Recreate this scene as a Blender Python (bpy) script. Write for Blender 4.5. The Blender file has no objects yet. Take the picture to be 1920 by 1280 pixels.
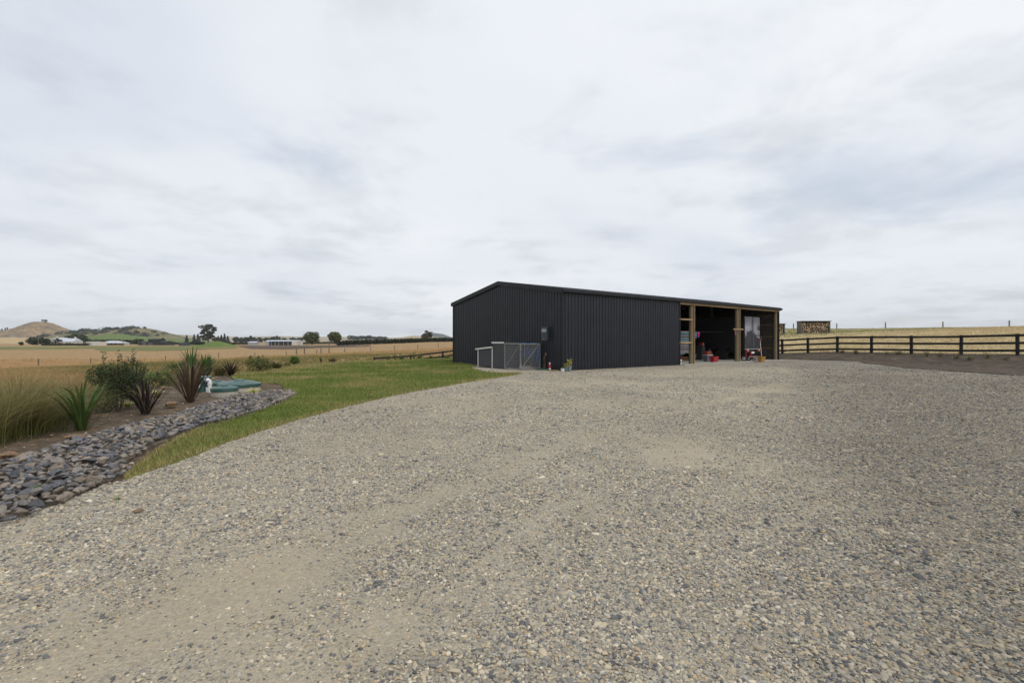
import bpy, bmesh, math, random
import numpy as np
from mathutils import Vector, Matrix
from mathutils.geometry import delaunay_2d_cdt

random.seed(7)
RNG = np.random.default_rng(11)
S = bpy.context.scene
COL = S.collection
R = math.radians

# ------------------------------------------------------------------ camera
CAM_Z = 1.55
FPX = 890.0                       # focal length in photograph pixels (1920 wide)
cd = bpy.data.cameras.new('camera')
cam = bpy.data.objects.new('camera', cd)
COL.objects.link(cam)
cam.location = (0, 0, CAM_Z)
cam.rotation_euler = (R(90), 0, 0)
cd.lens = FPX / 1920 * 36
cd.sensor_width = 36
cd.clip_start = 0.05
cd.clip_end = 30000
S.camera = cam

# ------------------------------------------------------------------ world
SUN_DIR = Vector((0.62, -0.55, 0.95)).normalized()      # towards the sun
SUN_EL = math.asin(SUN_DIR.z)
SUN_AZ = math.atan2(SUN_DIR.x, SUN_DIR.y)
W = bpy.data.worlds.new('World'); S.world = W; W.use_nodes = True
nt = W.node_tree; nt.nodes.clear()
def wn(t, **k):
    n = nt.nodes.new(t)
    for a, b in k.items(): setattr(n, a, b)
    return n
def wl(a, b): nt.links.new(a, b)
def wmath(op, a, b=None, c=None):
    n = wn('ShaderNodeMath', operation=op)
    for i, v in enumerate((a, b, c)):
        if v is None: continue
        if isinstance(v, (int, float)): n.inputs[i].default_value = v
        else: wl(v, n.inputs[i])
    return n.outputs[0]
tc = wn('ShaderNodeTexCoord')
sp = wn('ShaderNodeSeparateXYZ'); wl(tc.outputs['Generated'], sp.inputs[0])
zz = wmath('ADD', wmath('MAXIMUM', sp.outputs[2], 0.0), 0.16)
ux = wmath('DIVIDE', sp.outputs[0], zz); uy = wmath('DIVIDE', sp.outputs[1], zz)
cb = wn('ShaderNodeCombineXYZ'); wl(ux, cb.inputs[0]); wl(uy, cb.inputs[1])
def wnoise(scale, detail, rough, off, dist=0.0):
    m = wn('ShaderNodeMapping'); wl(cb.outputs[0], m.inputs[0]); m.inputs[1].default_value = off
    n = wn('ShaderNodeTexNoise'); wl(m.outputs[0], n.inputs['Vector'])
    n.inputs['Scale'].default_value = scale; n.inputs['Detail'].default_value = detail
    n.inputs['Roughness'].default_value = rough; n.inputs['Distortion'].default_value = dist
    return n.outputs[0]
def wramp(src, stops):
    r = wn('ShaderNodeValToRGB'); wl(src, r.inputs[0]); e = r.color_ramp.elements
    r.color_ramp.interpolation = 'EASE'
    while len(e) < len(stops): e.new(0.5)
    for q, (p, c) in zip(e, stops): q.position = p; q.color = (*c, 1)
    return r.outputs[0]
broad = wnoise(0.55, 4, 0.5, (3.1, 1.7, 0), 0.3)
puff = wnoise(1.7, 8, 0.58, (8.3, 4.2, 1), 0.2)
c_broad = wramp(broad, [(0.28, (0.625, 0.675, 0.755)), (0.50, (0.745, 0.78, 0.83)), (0.74, (0.84, 0.86, 0.885))])
c_puff = wramp(puff, [(0.30, (0.84, 0.85, 0.865)), (0.52, (1, 1, 1))])
mx = wn('ShaderNodeMix', data_type='RGBA', blend_type='MULTIPLY'); mx.inputs[0].default_value = 0.85
wl(c_broad, mx.inputs[6]); wl(c_puff, mx.inputs[7])
low = wnoise(1.5, 8, 0.55, (2.3, 9.1, 5), 0.1)
c_low = wramp(low, [(0.54, (1, 1, 1)), (0.72, (0.82, 0.835, 0.855))])
mx2 = wn('ShaderNodeMix', data_type='RGBA', blend_type='MULTIPLY'); mx2.inputs[0].default_value = 0.9
wl(mx.outputs[2], mx2.inputs[6]); wl(c_low, mx2.inputs[7]); mx = mx2
bgc = wn('ShaderNodeBackground'); wl(mx.outputs[2], bgc.inputs[0]); bgc.inputs[1].default_value = 1.12
sky = wn('ShaderNodeTexSky', sky_type='NISHITA'); sky.sun_disc = False
sky.sun_elevation = SUN_EL; sky.sun_rotation = SUN_AZ; sky.dust_density = 2.0
bgs = wn('ShaderNodeBackground'); wl(sky.outputs[0], bgs.inputs[0]); bgs.inputs[1].default_value = 0.15
gap = wnoise(0.9, 5, 0.55, (11.0, 7.5, 2), 0.4)
gm = wramp(gap, [(0.30, (0.72, 0.72, 0.72)), (0.46, (1, 1, 1))])
ms = wn('ShaderNodeMixShader'); wl(gm, ms.inputs[0]); wl(bgs.outputs[0], ms.inputs[1]); wl(bgc.outputs[0], ms.inputs[2])
wo = wn('ShaderNodeOutputWorld'); wl(ms.outputs[0], wo.inputs[0])

# ------------------------------------------------------------------ sun
sl = bpy.data.lights.new('sun', 'SUN'); sl.energy = 1.5; sl.angle = R(14); sl.color = (1.0, 0.95, 0.88)
so = bpy.data.objects.new('sun', sl); COL.objects.link(so)
so.rotation_euler = SUN_DIR.to_track_quat('Z', 'Y').to_euler()
S.view_settings.view_transform = 'Standard'; S.view_settings.look = 'None'
S.view_settings.gamma = 1; S.view_settings.use_curve_mapping = False
S.view_settings.exposure = 0.0
S.render.engine = 'CYCLES'

# ------------------------------------------------------------------ helpers
def tag(o, label=None, cat=None, group=None, kind=None):
    if label: o['label'] = label
    if cat: o['category'] = cat
    if group: o['group'] = group
    if kind: o['kind'] = kind
    return o
def link(o, parent=None):
    COL.objects.link(o)
    if parent is not None: o.parent = parent
    return o
def thing(name, label, cat, loc=(0, 0, 0), rz=0.0, group=None):
    o = bpy.data.objects.new(name, None); o.empty_display_size = 0.1
    o.location = loc; o.rotation_euler = (0, 0, rz)
    link(o); return tag(o, label, cat, group)
def np_mesh(name, V, F, col=None, smooth=False):
    """V (n,3); F (m,k) ints; col (n,3) point colours"""
    V = np.asarray(V, dtype=np.float32); F = np.asarray(F, dtype=np.int32)
    me = bpy.data.meshes.new(name)
    me.vertices.add(len(V)); me.vertices.foreach_set('co', V.ravel())
    m, k = F.shape
    me.loops.add(m * k); me.loops.foreach_set('vertex_index', F.ravel())
    me.polygons.add(m)
    me.polygons.foreach_set('loop_start', np.arange(m, dtype=np.int32) * k)
    me.polygons.foreach_set('loop_total', np.full(m, k, dtype=np.int32))
    if smooth: me.polygons.foreach_set('use_smooth', np.ones(m, dtype=bool))
    me.update(calc_edges=True)
    if col is not None:
        a = me.color_attributes.new('col', 'FLOAT_COLOR', 'POINT')
        c4 = np.ones((len(V), 4), dtype=np.float32); c4[:, :3] = col
        a.data.foreach_set('color', c4.ravel())
    return me
def np_obj(name, V, F, mat, parent=None, col=None, smooth=False):
    me = np_mesh(name, V, F, col, smooth)
    if mat: me.materials.append(mat)
    return link(bpy.data.objects.new(name, me), parent)

class MB:
    """collects simple solids, builds ONE mesh object"""
    def __init__(s): s.v = []; s.f = []
    def add(s, vs, fs):
        b = len(s.v); s.v += [tuple(v) for v in vs]; s.f += [tuple(b + i for i in f) for f in fs]; return s
    def box(s, x0, x1, y0, y1, z0, z1):
        return s.add([(x0,y0,z0),(x1,y0,z0),(x1,y1,z0),(x0,y1,z0),(x0,y0,z1),(x1,y0,z1),(x1,y1,z1),(x0,y1,z1)],
                     [(0,3,2,1),(4,5,6,7),(0,1,5,4),(1,2,6,5),(2,3,7,6),(3,0,4,7)])
    def frus(s, x0, x1, y0, y1, z0, z1, t):
        """box tapered by t at the bottom (tubs and buckets)"""
        return s.add([(x0+t,y0+t,z0),(x1-t,y0+t,z0),(x1-t,y1-t,z0),(x0+t,y1-t,z0),(x0,y0,z1),(x1,y0,z1),(x1,y1,z1),(x0,y1,z1)],
                     [(0,3,2,1),(4,5,6,7),(0,1,5,4),(1,2,6,5),(2,3,7,6),(3,0,4,7)])
    def tube(s, pts, rad, n=8, cap=True):
        pts = [Vector(p) for p in pts]
        if isinstance(rad, (int, float)): rad = [rad] * len(pts)
        b = len(s.v); 
        for i, p in enumerate(pts):
            d = (pts[min(i+1, len(pts)-1)] - pts[max(i-1, 0)])
            d = d.normalized() if d.length > 1e-9 else Vector((0,0,1))
            a = d.cross(Vector((0,0,1)));  
            if a.length < 1e-3: a = d.cross(Vector((1,0,0)))
            a.normalize(); c = d.cross(a)
            for k in range(n):
                t = 2*math.pi*k/n
                s.v.append(tuple(p + (a*math.cos(t) + c*math.sin(t)) * rad[i]))
        for i in range(len(pts)-1):
            for k in range(n):
                k2 = (k+1) % n
                s.f.append((b+i*n+k, b+(i+1)*n+k, b+(i+1)*n+k2, b+i*n+k2))
        if cap:
            s.f.append(tuple(b+k for k in range(n)))
            e = b+(len(pts)-1)*n
            s.f.append(tuple(e+k for k in reversed(range(n))))
        return s
    def lathe(s, prof, n=24, c=(0,0,0)):
        b = len(s.v)
        for (r, z) in prof:
            for k in range(n):
                t = 2*math.pi*k/n
                s.v.append((c[0]+r*math.cos(t), c[1]+r*math.sin(t), c[2]+z))
        for i in range(len(prof)-1):
            for k in range(n):
                k2 = (k+1) % n
                s.f.append((b+i*n+k, b+i*n+k2, b+(i+1)*n+k2, b+(i+1)*n+k))
        s.f.append(tuple(b+k for k in reversed(range(n))))
        e = b+(len(prof)-1)*n; s.f.append(tuple(e+k for k in range(n)))
        return s
    def mesh(s, name, mat, smooth=None):
        me = bpy.data.meshes.new(name); me.from_pydata(s.v, [], s.f); me.update()
        if smooth is not None:
            me.polygons.foreach_set('use_smooth', np.ones(len(me.polygons), dtype=bool))
            me.set_sharp_from_angle(angle=R(smooth))
        if mat: me.materials.append(mat)
        return me
    def build(s, name, mat, parent=None, smooth=None, bevel=0):
        o = link(bpy.data.objects.new(name, s.mesh(name, mat, smooth)), parent)
        if bevel:
            m = o.modifiers.new('bevel', 'BEVEL'); m.width = bevel; m.segments = 2; m.limit_method = 'ANGLE'
        return o

# ------------------------------------------------------------------ materials
MATS = {}
def mat(name, base, rough=0.8, vary=0.0, scale=8.0, bump=0.0, bscale=None, metal=0.0, attr=False, spec=0.5,
        col2=None, coord='Object', rnd=0.0, stretch=None, detail=6):
    if name in MATS: return MATS[name]
    m = bpy.data.materials.new(name); m.use_nodes = True; MATS[name] = m
    t = m.node_tree; N = t.nodes; L = t.links; b = N['Principled BSDF']
    b.inputs['Roughness'].default_value = rough; b.inputs['Metallic'].default_value = metal
    b.inputs['Specular IOR Level'].default_value = spec
    c = N.new('ShaderNodeTexCoord'); src = c.outputs[coord]
    if stretch:
        mp = N.new('ShaderNodeMapping'); L.new(src, mp.inputs[0]); mp.inputs[3].default_value = stretch; src = mp.outputs[0]
    if attr:
        a = N.new('ShaderNodeAttribute'); a.attribute_name = 'col'; out = a.outputs['Color']
    else:
        r = N.new('ShaderNodeRGB'); r.outputs[0].default_value = (*base, 1); out = r.outputs[0]
    if vary > 0 or col2:
        n = N.new('ShaderNodeTexNoise'); n.inputs['Scale'].default_value = scale; n.inputs['Detail'].default_value = detail
        n.inputs['Roughness'].default_value = 0.6
        L.new(src, n.inputs['Vector'])
        if col2:
            mr = N.new('ShaderNodeMapRange'); mr.inputs[1].default_value = 0.40; mr.inputs[2].default_value = 0.60
            L.new(n.outputs[0], mr.inputs[0])
            x = N.new('ShaderNodeMix'); x.data_type = 'RGBA'; x.inputs[7].default_value = (*col2, 1)
            L.new(mr.outputs[0], x.inputs[0]); L.new(out, x.inputs[6]); out = x.outputs[2]
        if vary > 0:
            mr = N.new('ShaderNodeMapRange'); mr.inputs[1].default_value = 0.3; mr.inputs[2].default_value = 0.7
            mr.inputs[3].default_value = 1 - vary; mr.inputs[4].default_value = 1 + vary
            n2 = N.new('ShaderNodeTexNoise'); n2.inputs['Scale'].default_value = scale*2.7; n2.inputs['Detail'].default_value = detail
            L.new(src, n2.inputs['Vector']); L.new(n2.outputs[0], mr.inputs[0])
            x = N.new('ShaderNodeVectorMath'); x.operation = 'SCALE'
            L.new(out, x.inputs[0]); L.new(mr.outputs[0], x.inputs['Scale']); out = x.outputs[0]
    if rnd > 0:
        oi = N.new('ShaderNodeObjectInfo'); mr = N.new('ShaderNodeMapRange')
        mr.inputs[3].default_value = 1-rnd; mr.inputs[4].default_value = 1+rnd; L.new(oi.outputs['Random'], mr.inputs[0])
        x = N.new('ShaderNodeVectorMath'); x.operation = 'SCALE'
        L.new(out, x.inputs[0]); L.new(mr.outputs[0], x.inputs['Scale']); out = x.outputs[0]
    L.new(out, b.inputs['Base Color'])
    if bump > 0:
        n = N.new('ShaderNodeTexNoise'); n.inputs['Scale'].default_value = bscale or scale*3; n.inputs['Detail'].default_value = 5
        L.new(src, n.inputs['Vector'])
        u = N.new('ShaderNodeBump'); u.inputs['Strength'].default_value = bump; u.inputs['Distance'].default_value = 0.02
        L.new(n.outputs[0], u.inputs['Height']); L.new(u.outputs[0], b.inputs['Normal'])
    return m
def leafmat(name, rough=0.6, trans=0.25, vary=0.15, scale=4):
    m = mat(name, (0,0,0), rough, vary=vary, scale=scale, attr=True, spec=0.35)
    t = m.node_tree; b = t.nodes['Principled BSDF']
    tr = t.nodes.new('ShaderNodeBsdfTranslucent'); ad = t.nodes.new('ShaderNodeMixShader'); ad.inputs[0].default_value = trans
    lk = b.inputs['Base Color'].links[0].from_socket
    t.links.new(lk, tr.inputs[0]); t.links.new(b.outputs[0], ad.inputs[1]); t.links.new(tr.outputs[0], ad.inputs[2])
    t.links.new(ad.outputs[0], t.nodes['Material Output'].inputs[0])
    return m
M_LEAF = leafmat('leaf')
M_BLADE = leafmat('blade', 0.55, 0.2, 0.1, 20)
M_GRASS = leafmat('grass_blade', 0.7, 0.3, 0.1, 3)

# ------------------------------------------------------------------ numpy noise
def _h(ix, iy, s):
    v = np.sin(ix*127.1 + iy*311.7 + s*74.7) * 43758.5453
    return v - np.floor(v)
def vnoise(x, y, s=0):
    x = np.asarray(x, float); y = np.asarray(y, float)
    ix = np.floor(x); iy = np.floor(y); fx = x-ix; fy = y-iy
    fx = fx*fx*(3-2*fx); fy = fy*fy*(3-2*fy)
    a = _h(ix,iy,s); b = _h(ix+1,iy,s); c = _h(ix,iy+1,s); d = _h(ix+1,iy+1,s)
    return (a*(1-fx)+b*fx)*(1-fy) + (c*(1-fx)+d*fx)*fy
def fbm(x, y, s=0, o=4):
    t = 0; a = 0.5; n = 0
    for k in range(o):
        t = t + a*vnoise(np.asarray(x)*2**k + 13.7*k, np.asarray(y)*2**k + 7.1*k, s+k); n += a; a *= 0.5
    return t/n
def sstep(a, b, x):
    t = np.clip((np.asarray(x, float)-a)/(b-a), 0, 1); return t*t*(3-2*t)

# ------------------------------------------------------------------ terrain
PLATEAU = np.array([(-9.4,8.6),(-9.9,11.5),(-12.6,16.8),(-13.9,21.2),(-13.95,36),(-11.0,39.6),(-5.5,44.5),(-1,48),(13,53),(21.5,45),
                    (22.3,38),(26.5,30),(30,20),(31,5),(31,-40),(-40,-40),(-8.6,0),(-8.8,5)], float)
def sdist(x, y, poly=PLATEAU):
    x = np.asarray(x, float); y = np.asarray(y, float)
    d = np.full(x.shape, 1e18); ins = np.zeros(x.shape, bool)
    n = len(poly)
    for i in range(n):
        x0, y0 = poly[i]; x1, y1 = poly[(i+1) % n]
        ex, ey = x1-x0, y1-y0
        t = np.clip(((x-x0)*ex + (y-y0)*ey)/(ex*ex+ey*ey+1e-12), 0, 1)
        d = np.minimum(d, (x-x0-t*ex)**2 + (y-y0-t*ey)**2)
        c = ((y0 > y) != (y1 > y))
        with np.errstate(divide='ignore', invalid='ignore'):
            xi = ex*(y-y0)/(ey if ey != 0 else 1e-12) + x0
        ins ^= c & (x < xi)
    d = np.sqrt(d)
    return np.where(ins, -d, d)
def inside(x, y, poly): return sdist(x, y, np.asarray(poly, float)) < 0
def T(x, y):
    x = np.asarray(x, float); y = np.asarray(y, float)
    d = np.maximum(sdist(x, y), 0)
    r = np.hypot(x, y)
    xc = 60*np.tanh(x/60*1.0)
    near = np.where(x > 0, 1.2 + 6.3*(1-np.exp(-np.maximum(x,0)/25.0)) - 0.046*np.maximum(x,0), 1.2 + 0.072*xc)
    b = x/np.maximum(y, 1.0); b = np.where(y < 5, np.sign(x)*1.5, b)
    far = np.interp(b, [-1.2,-0.48,-0.36,-0.25,-0.15,0.1,0.5,1.3], [-1.2,-1.2,-0.3,0.5,1.3,2.6,4.6,3.6])
    k = sstep(95, 220, r)
    f = near*(1-k) + far*k
    z = f*(1-np.exp(-d/26.0))
    w = 1-sstep(-17, -4, x - 0.1*y)
    z = z - 1.15*w*(d/4.0)*np.exp(1-d/4.0)*(d > 0)
    z = z + np.where(d > 6, (fbm(x*0.06, y*0.06, 3)-0.5)*0.5*np.clip((d-6)/30, 0, 1), 0)
    return z
def T1(x, y): return float(T(np.array([x]), np.array([y]))[0])
def P(px, py, z=0.0):
    t = (CAM_Z-z)*FPX/(py-640.0); return ((px-960)/FPX*t, t, z)
_YS = np.concatenate([np.arange(2, 60, 0.05), np.arange(60, 300, 0.4), np.arange(300, 3000, 3)])
def hit(px, py):
    xs = (px-960)/FPX*_YS; zs = CAM_Z + (640-py)/FPX*_YS
    t = T(xs, _YS); i = np.argmax(zs <= t)
    if zs[i] > t[i]: i = len(_YS)-1
    return (float(xs[i]), float(_YS[i]), float(t[i]))
def at(px, Y, dz=0.0):
    x = (px-960)/FPX*Y; return (x, Y, T1(x, Y)+dz)

# ground sheet, finer near the place where the photograph was taken
rings = np.concatenate([np.linspace(0.0, 3, 6), np.geomspace(3.3, 160, 210), np.geomspace(166, 9000, 90)])
angs = np.concatenate([np.linspace(R(20), R(160), 300, endpoint=False), np.linspace(R(160), R(380), 110, endpoint=False)])
rr, aa = np.meshgrid(rings, angs, indexing='ij')
gx = rr*np.cos(aa); gy = rr*np.sin(aa)
gz = T(gx, gy) - np.where(rr < 90, 0.05, 0.0)
nA = len(angs); nR = len(rings)
ii, jj = np.meshgrid(np.arange(nR-1), np.arange(nA), indexing='ij')
j2 = (jj+1) % nA
Fq = np.stack([ii*nA+jj, (ii+1)*nA+jj, (ii+1)*nA+j2, ii*nA+j2], -1).reshape(-1, 4)
def ground_mat():
    m = mat('dry_grass_ground', (0.36,0.235,0.115), 0.95, vary=0.28, scale=0.5, bump=0.5, bscale=14, coord='Object', col2=(0.29,0.20,0.10), spec=0.1)
    return m
g = np_obj('ground', np.stack([gx,gy,gz],-1).reshape(-1,3), Fq, ground_mat(), smooth=True)
tag(g, kind='structure')

def sheet(name, poly, material, off, step, zf=T, extra=None, kind='structure', parent=None, rag=0.0, seed=1, skirt=False):
    """sheet over a polygon, following the terrain"""
    pts = []
    for i in range(len(poly)):
        a = np.array(poly[i][:2]); b = np.array(poly[(i+1) % len(poly)][:2])
        n = max(1, int(np.linalg.norm(b-a)/step))
        for k in range(n): pts.append(a+(b-a)*k/n)
    B = np.array(pts)
    if rag:
        B = B + np.stack([fbm(B[:,0]*2.1, B[:,1]*2.1, seed)-0.5, fbm(B[:,0]*2.1, B[:,1]*2.1, seed+9)-0.5], -1)*2*rag
    nb = len(B)
    x0, y0 = B.min(0); x1, y1 = B.max(0)
    X, Y = np.meshgrid(np.arange(x0, x1, step), np.arange(y0, y1, step))
    X = X + (np.arange(X.shape[0]) % 2)[:, None]*step*0.5
    X = X.ravel(); Y = Y.ravel()
    sd = sdist(X, Y, B); keep = sd < -0.35*step
    Q = np.concatenate([B, np.stack([X[keep], Y[keep]], -1)])
    v, e, f, *_ = delaunay_2d_cdt([Vector(q) for q in Q], [(i, (i+1) % nb) for i in range(nb)], [list(range(nb))], 1, 1e-6)
    V = np.array([(q.x, q.y) for q in v]); F = np.array([t for t in f if len(t) == 3])
    a, b_, c = V[F[:,0]], V[F[:,1]], V[F[:,2]]
    fl = ((b_[:,0]-a[:,0])*(c[:,1]-a[:,1])-(b_[:,1]-a[:,1])*(c[:,0]-a[:,0])) < 0
    F[fl] = F[fl][:, ::-1]
    z = zf(V[:,0], V[:,1]) + off
    if extra is not None: z = z + extra(V[:,0], V[:,1])
    V3 = np.column_stack([V, z])
    if skirt:
        zb = zf(B[:,0], B[:,1]) + off + (extra(B[:,0], B[:,1]) if extra is not None else 0)
        n0 = len(V3); V3 = np.concatenate([V3, np.column_stack([B, zb]), np.column_stack([B, zb-0.16])])
        i = np.arange(nb); j = (i+1) % nb
        F = np.concatenate([F, np.column_stack([n0+i, n0+nb+i, n0+j]), np.column_stack([n0+j, n0+nb+i, n0+nb+j])])
    o = np_obj(name, V3, F, material, parent, smooth=not skirt)
    if parent is None: tag(o, kind=kind)
    return o, B

# ------------------------------------------------------------------ gravel yard
TRACKS = [np.array(t, float) for t in (
    [(-3.4,0.6),(-2.0,2.6),(-1.0,4.3),(-0.2,5.7),(1.2,7.7),(3.6,10.4),(7.5,14.5),(12,20),(16,28)],
    [(-1.6,0.4),(-0.6,2.4),(0.5,4.2),(1.9,6.2),(4.2,9.0),(7.8,12.9),(12,17)],
    [(15,6.5),(11.5,9.0),(9.0,10.9),(6.6,13.2),(3.5,15.5),(0.5,18),(-1.5,21)],
    [(16,9.5),(12.0,12.0),(8.6,14.6),(5.0,17.2),(2,20)],
    [(-6.5,6.5),(-4.5,9.5),(-1.5,13),(3,17.5),(8,23),(13,30)],
    [(-5.2,5.6),(-3.0,8.6),(0.2,12),(5,16.5),(10,22),(15,29)])]
def dust(x, y):
    x = np.asarray(x, float); y = np.asarray(y, float); t = np.zeros(x.shape)
    for k, tr in enumerate(TRACKS):
        d = np.full(x.shape, 1e9)
        for i in range(len(tr)-1):
            e = tr[i+1]-tr[i]; s = np.clip(((x-tr[i][0])*e[0]+(y-tr[i][1])*e[1])/(e@e), 0, 1)
            d = np.minimum(d, np.hypot(x-tr[i][0]-s*e[0], y-tr[i][1]-s*e[1]))
        d = d + (fbm(x*0.9, y*0.9, 30+k)-0.5)*0.7
        t = np.maximum(t, np.exp(-(d/0.34)**2)*[0.70,0.5,0.6,0.4,0.4,0.45][k])
    u = 0.86*x+0.5*y; v = -0.5*x+0.86*y
    n = fbm(u*0.55, v*0.55, 5, 5)
    n2 = fbm(x*1.6, y*1.6, 15, 4)
    return np.clip(t*(0.35+1.1*n2) + np.clip((n-0.48)*2.6, -0.2, 0.42) , 0, 1)
def coarse_shade(x, y):  # coarser gravel with fewer fines to the right, plus shade painted into its colour
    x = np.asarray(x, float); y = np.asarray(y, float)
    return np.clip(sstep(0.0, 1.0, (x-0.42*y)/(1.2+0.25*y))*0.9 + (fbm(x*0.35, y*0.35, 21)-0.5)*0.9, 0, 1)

edge_lawn = [(975,702),(955,705),(930,708),(880,716),(800,730),(720,745),(640,765),(560,787),(480,812),(400,840),(330,868),(235,899)]
edge_rock = [(211,903),(169,920),(115,943),(82,951),(37,971),(0,979),(-120,1010),(-420,1090)]
edge_soil_r = [(2300,727),(2080,716),(1920,705),(1800,697),(1700,690),(1650,684),(1610,677.5),(1560,675.5),(1500,674),(1461,673)]
gpoly = [P(*q)[:2] for q in edge_lawn] + [P(*q)[:2] for q in edge_rock] + [(-5.6,0.5),(-6,-8),(14,-8),(22,6)] \
      + [hit(*q)[:2] for q in edge_soil_r] + [(20,37.0),(8,31.5),(2.1,26.6),(-1.0,30.3),(-2.3,29.6),(-2.4,27.6),(-1.5,24.3),(-0.52,23.3),(0.3,23.0)]
def gravel_relief(x, y): return (fbm(x*1.3, y*1.3, 8)-0.5)*0.03 - 0.012*dust(x, y)
def gravel_mat():
    m = bpy.data.materials.new('gravel'); m.use_nodes = True; t = m.node_tree; N = t.nodes; L = t.links; b = N['Principled BSDF']
    b.inputs['Roughness'].default_value = 0.92; b.inputs['Specular IOR Level'].default_value = 0.2
    c = N.new('ShaderNodeTexCoord')
    def vor(scale, rnd=1.0):
        v = N.new('ShaderNodeTexVoronoi'); v.inputs['Scale'].default_value = scale; L.new(c.outputs['Object'], v.inputs['Vector']); return v
    def ramp(src, stops, mode='CONSTANT'):
        r = N.new('ShaderNodeValToRGB'); L.new(src, r.inputs[0]); e = r.color_ramp.elements; r.color_ramp.interpolation = mode
        while len(e) < len(stops): e.new(0.5)
        for q, (p, cc) in zip(e, stops): q.position = p; q.color = (*cc, 1)
        return r.outputs[0]
    def mix(f, a, bb, blend='MIX'):
        x = N.new('ShaderNodeMix'); x.data_type = 'RGBA'; x.blend_type = blend
        for s, i in ((f,0),(a,6),(bb,7)):
            if isinstance(s, (int,float)): x.inputs[i].default_value = s
            elif isinstance(s, tuple): x.inputs[i].default_value = (*s,1)
            else: L.new(s, x.inputs[i])
        return x.outputs[2]
    v1 = vor(55); v2 = vor(110); v3 = vor(16)
    st = [(0,(0.12,0.122,0.13)),(0.14,(0.25,0.24,0.215)),(0.32,(0.39,0.345,0.265)),(0.50,(0.33,0.31,0.265)),(0.66,(0.45,0.39,0.29)),(0.82,(0.28,0.28,0.265)),(0.94,(0.56,0.50,0.40))]
    s1 = N.new('ShaderNodeSeparateColor'); L.new(v1.outputs['Color'], s1.inputs[0])
    s2 = N.new('ShaderNodeSeparateColor'); L.new(v2.outputs['Color'], s2.inputs[0])
    cA = ramp(s1.outputs[0], st); cB = ramp(s2.outputs[0], st)
    pick = N.new('ShaderNodeMath'); pick.operation = 'GREATER_THAN'; L.new(s1.outputs[1], pick.inputs[0]); pick.inputs[1].default_value = 0.55
    stones = mix(pick.outputs[0], cB, cA)
    ad = N.new('ShaderNodeAttribute'); ad.attribute_name = 'dust'
    ac = N.new('ShaderNodeAttribute'); ac.attribute_name = 'coarse_shade'
    n = N.new('ShaderNodeTexNoise'); n.inputs['Scale'].default_value = 30; n.inputs['Detail'].default_value = 8; L.new(c.outputs['Object'], n.inputs['Vector'])
    fines = ramp(n.outputs[0], [(0.3,(0.355,0.30,0.21)),(0.7,(0.475,0.408,0.295))], 'LINEAR')
    # fines fill between the stones, more of them where wheels have run
    cov = N.new('ShaderNodeMath'); cov.operation = 'MULTIPLY_ADD'; L.new(ad.outputs['Fac'], cov.inputs[0]); cov.inputs[1].default_value = 0.60; cov.inputs[2].default_value = 0.34
    cv2 = N.new('ShaderNodeMath'); cv2.operation = 'MULTIPLY_ADD'; L.new(ac.outputs['Fac'], cv2.inputs[0]); cv2.inputs[1].default_value = -0.28; L.new(cov.outputs[0], cv2.inputs[2]); cv2.use_clamp = True
    out = mix(cv2.outputs[0], stones, fines)
    n4 = N.new('ShaderNodeTexNoise'); n4.inputs['Scale'].default_value = 0.5; n4.inputs['Detail'].default_value = 5; L.new(c.outputs['Object'], n4.inputs['Vector'])
    out = mix(1.0, out, ramp(n4.outputs[0], [(0.3,(0.88,0.88,0.88)),(0.7,(1.06,1.05,1.04))], 'LINEAR'), 'MULTIPLY')
    dk = N.new('ShaderNodeMapRange'); dk.inputs[3].default_value = 1.0; dk.inputs[4].default_value = 0.66; L.new(ac.outputs['Fac'], dk.inputs[0])  # right-hand shade painted into the sheet colour
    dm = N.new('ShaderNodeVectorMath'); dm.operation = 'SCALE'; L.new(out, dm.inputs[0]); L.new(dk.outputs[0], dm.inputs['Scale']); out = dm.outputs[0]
    L.new(out, b.inputs['Base Color'])
    bu = N.new('ShaderNodeBump'); bu.inputs['Strength'].default_value = 0.8; bu.inputs['Distance'].default_value = 0.012; bu.invert = True
    L.new(v1.outputs['Distance'], bu.inputs['Height']); L.new(bu.outputs[0], b.inputs['Normal'])
    return m
M_GRAVEL = gravel_mat()
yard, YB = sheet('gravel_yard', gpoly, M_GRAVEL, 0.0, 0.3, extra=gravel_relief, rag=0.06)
def add_attr(o, name, fn):
    n = len(o.data.vertices); co = np.empty(n*3, np.float32); o.data.vertices.foreach_get('co', co); co = co.reshape(-1,3)
    a = o.data.attributes.new(name, 'FLOAT', 'POINT'); a.data.foreach_set('value', fn(co[:,0], co[:,1]).astype(np.float32))
add_attr(yard, 'dust', dust); add_attr(yard, 'coarse_shade', coarse_shade)

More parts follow.
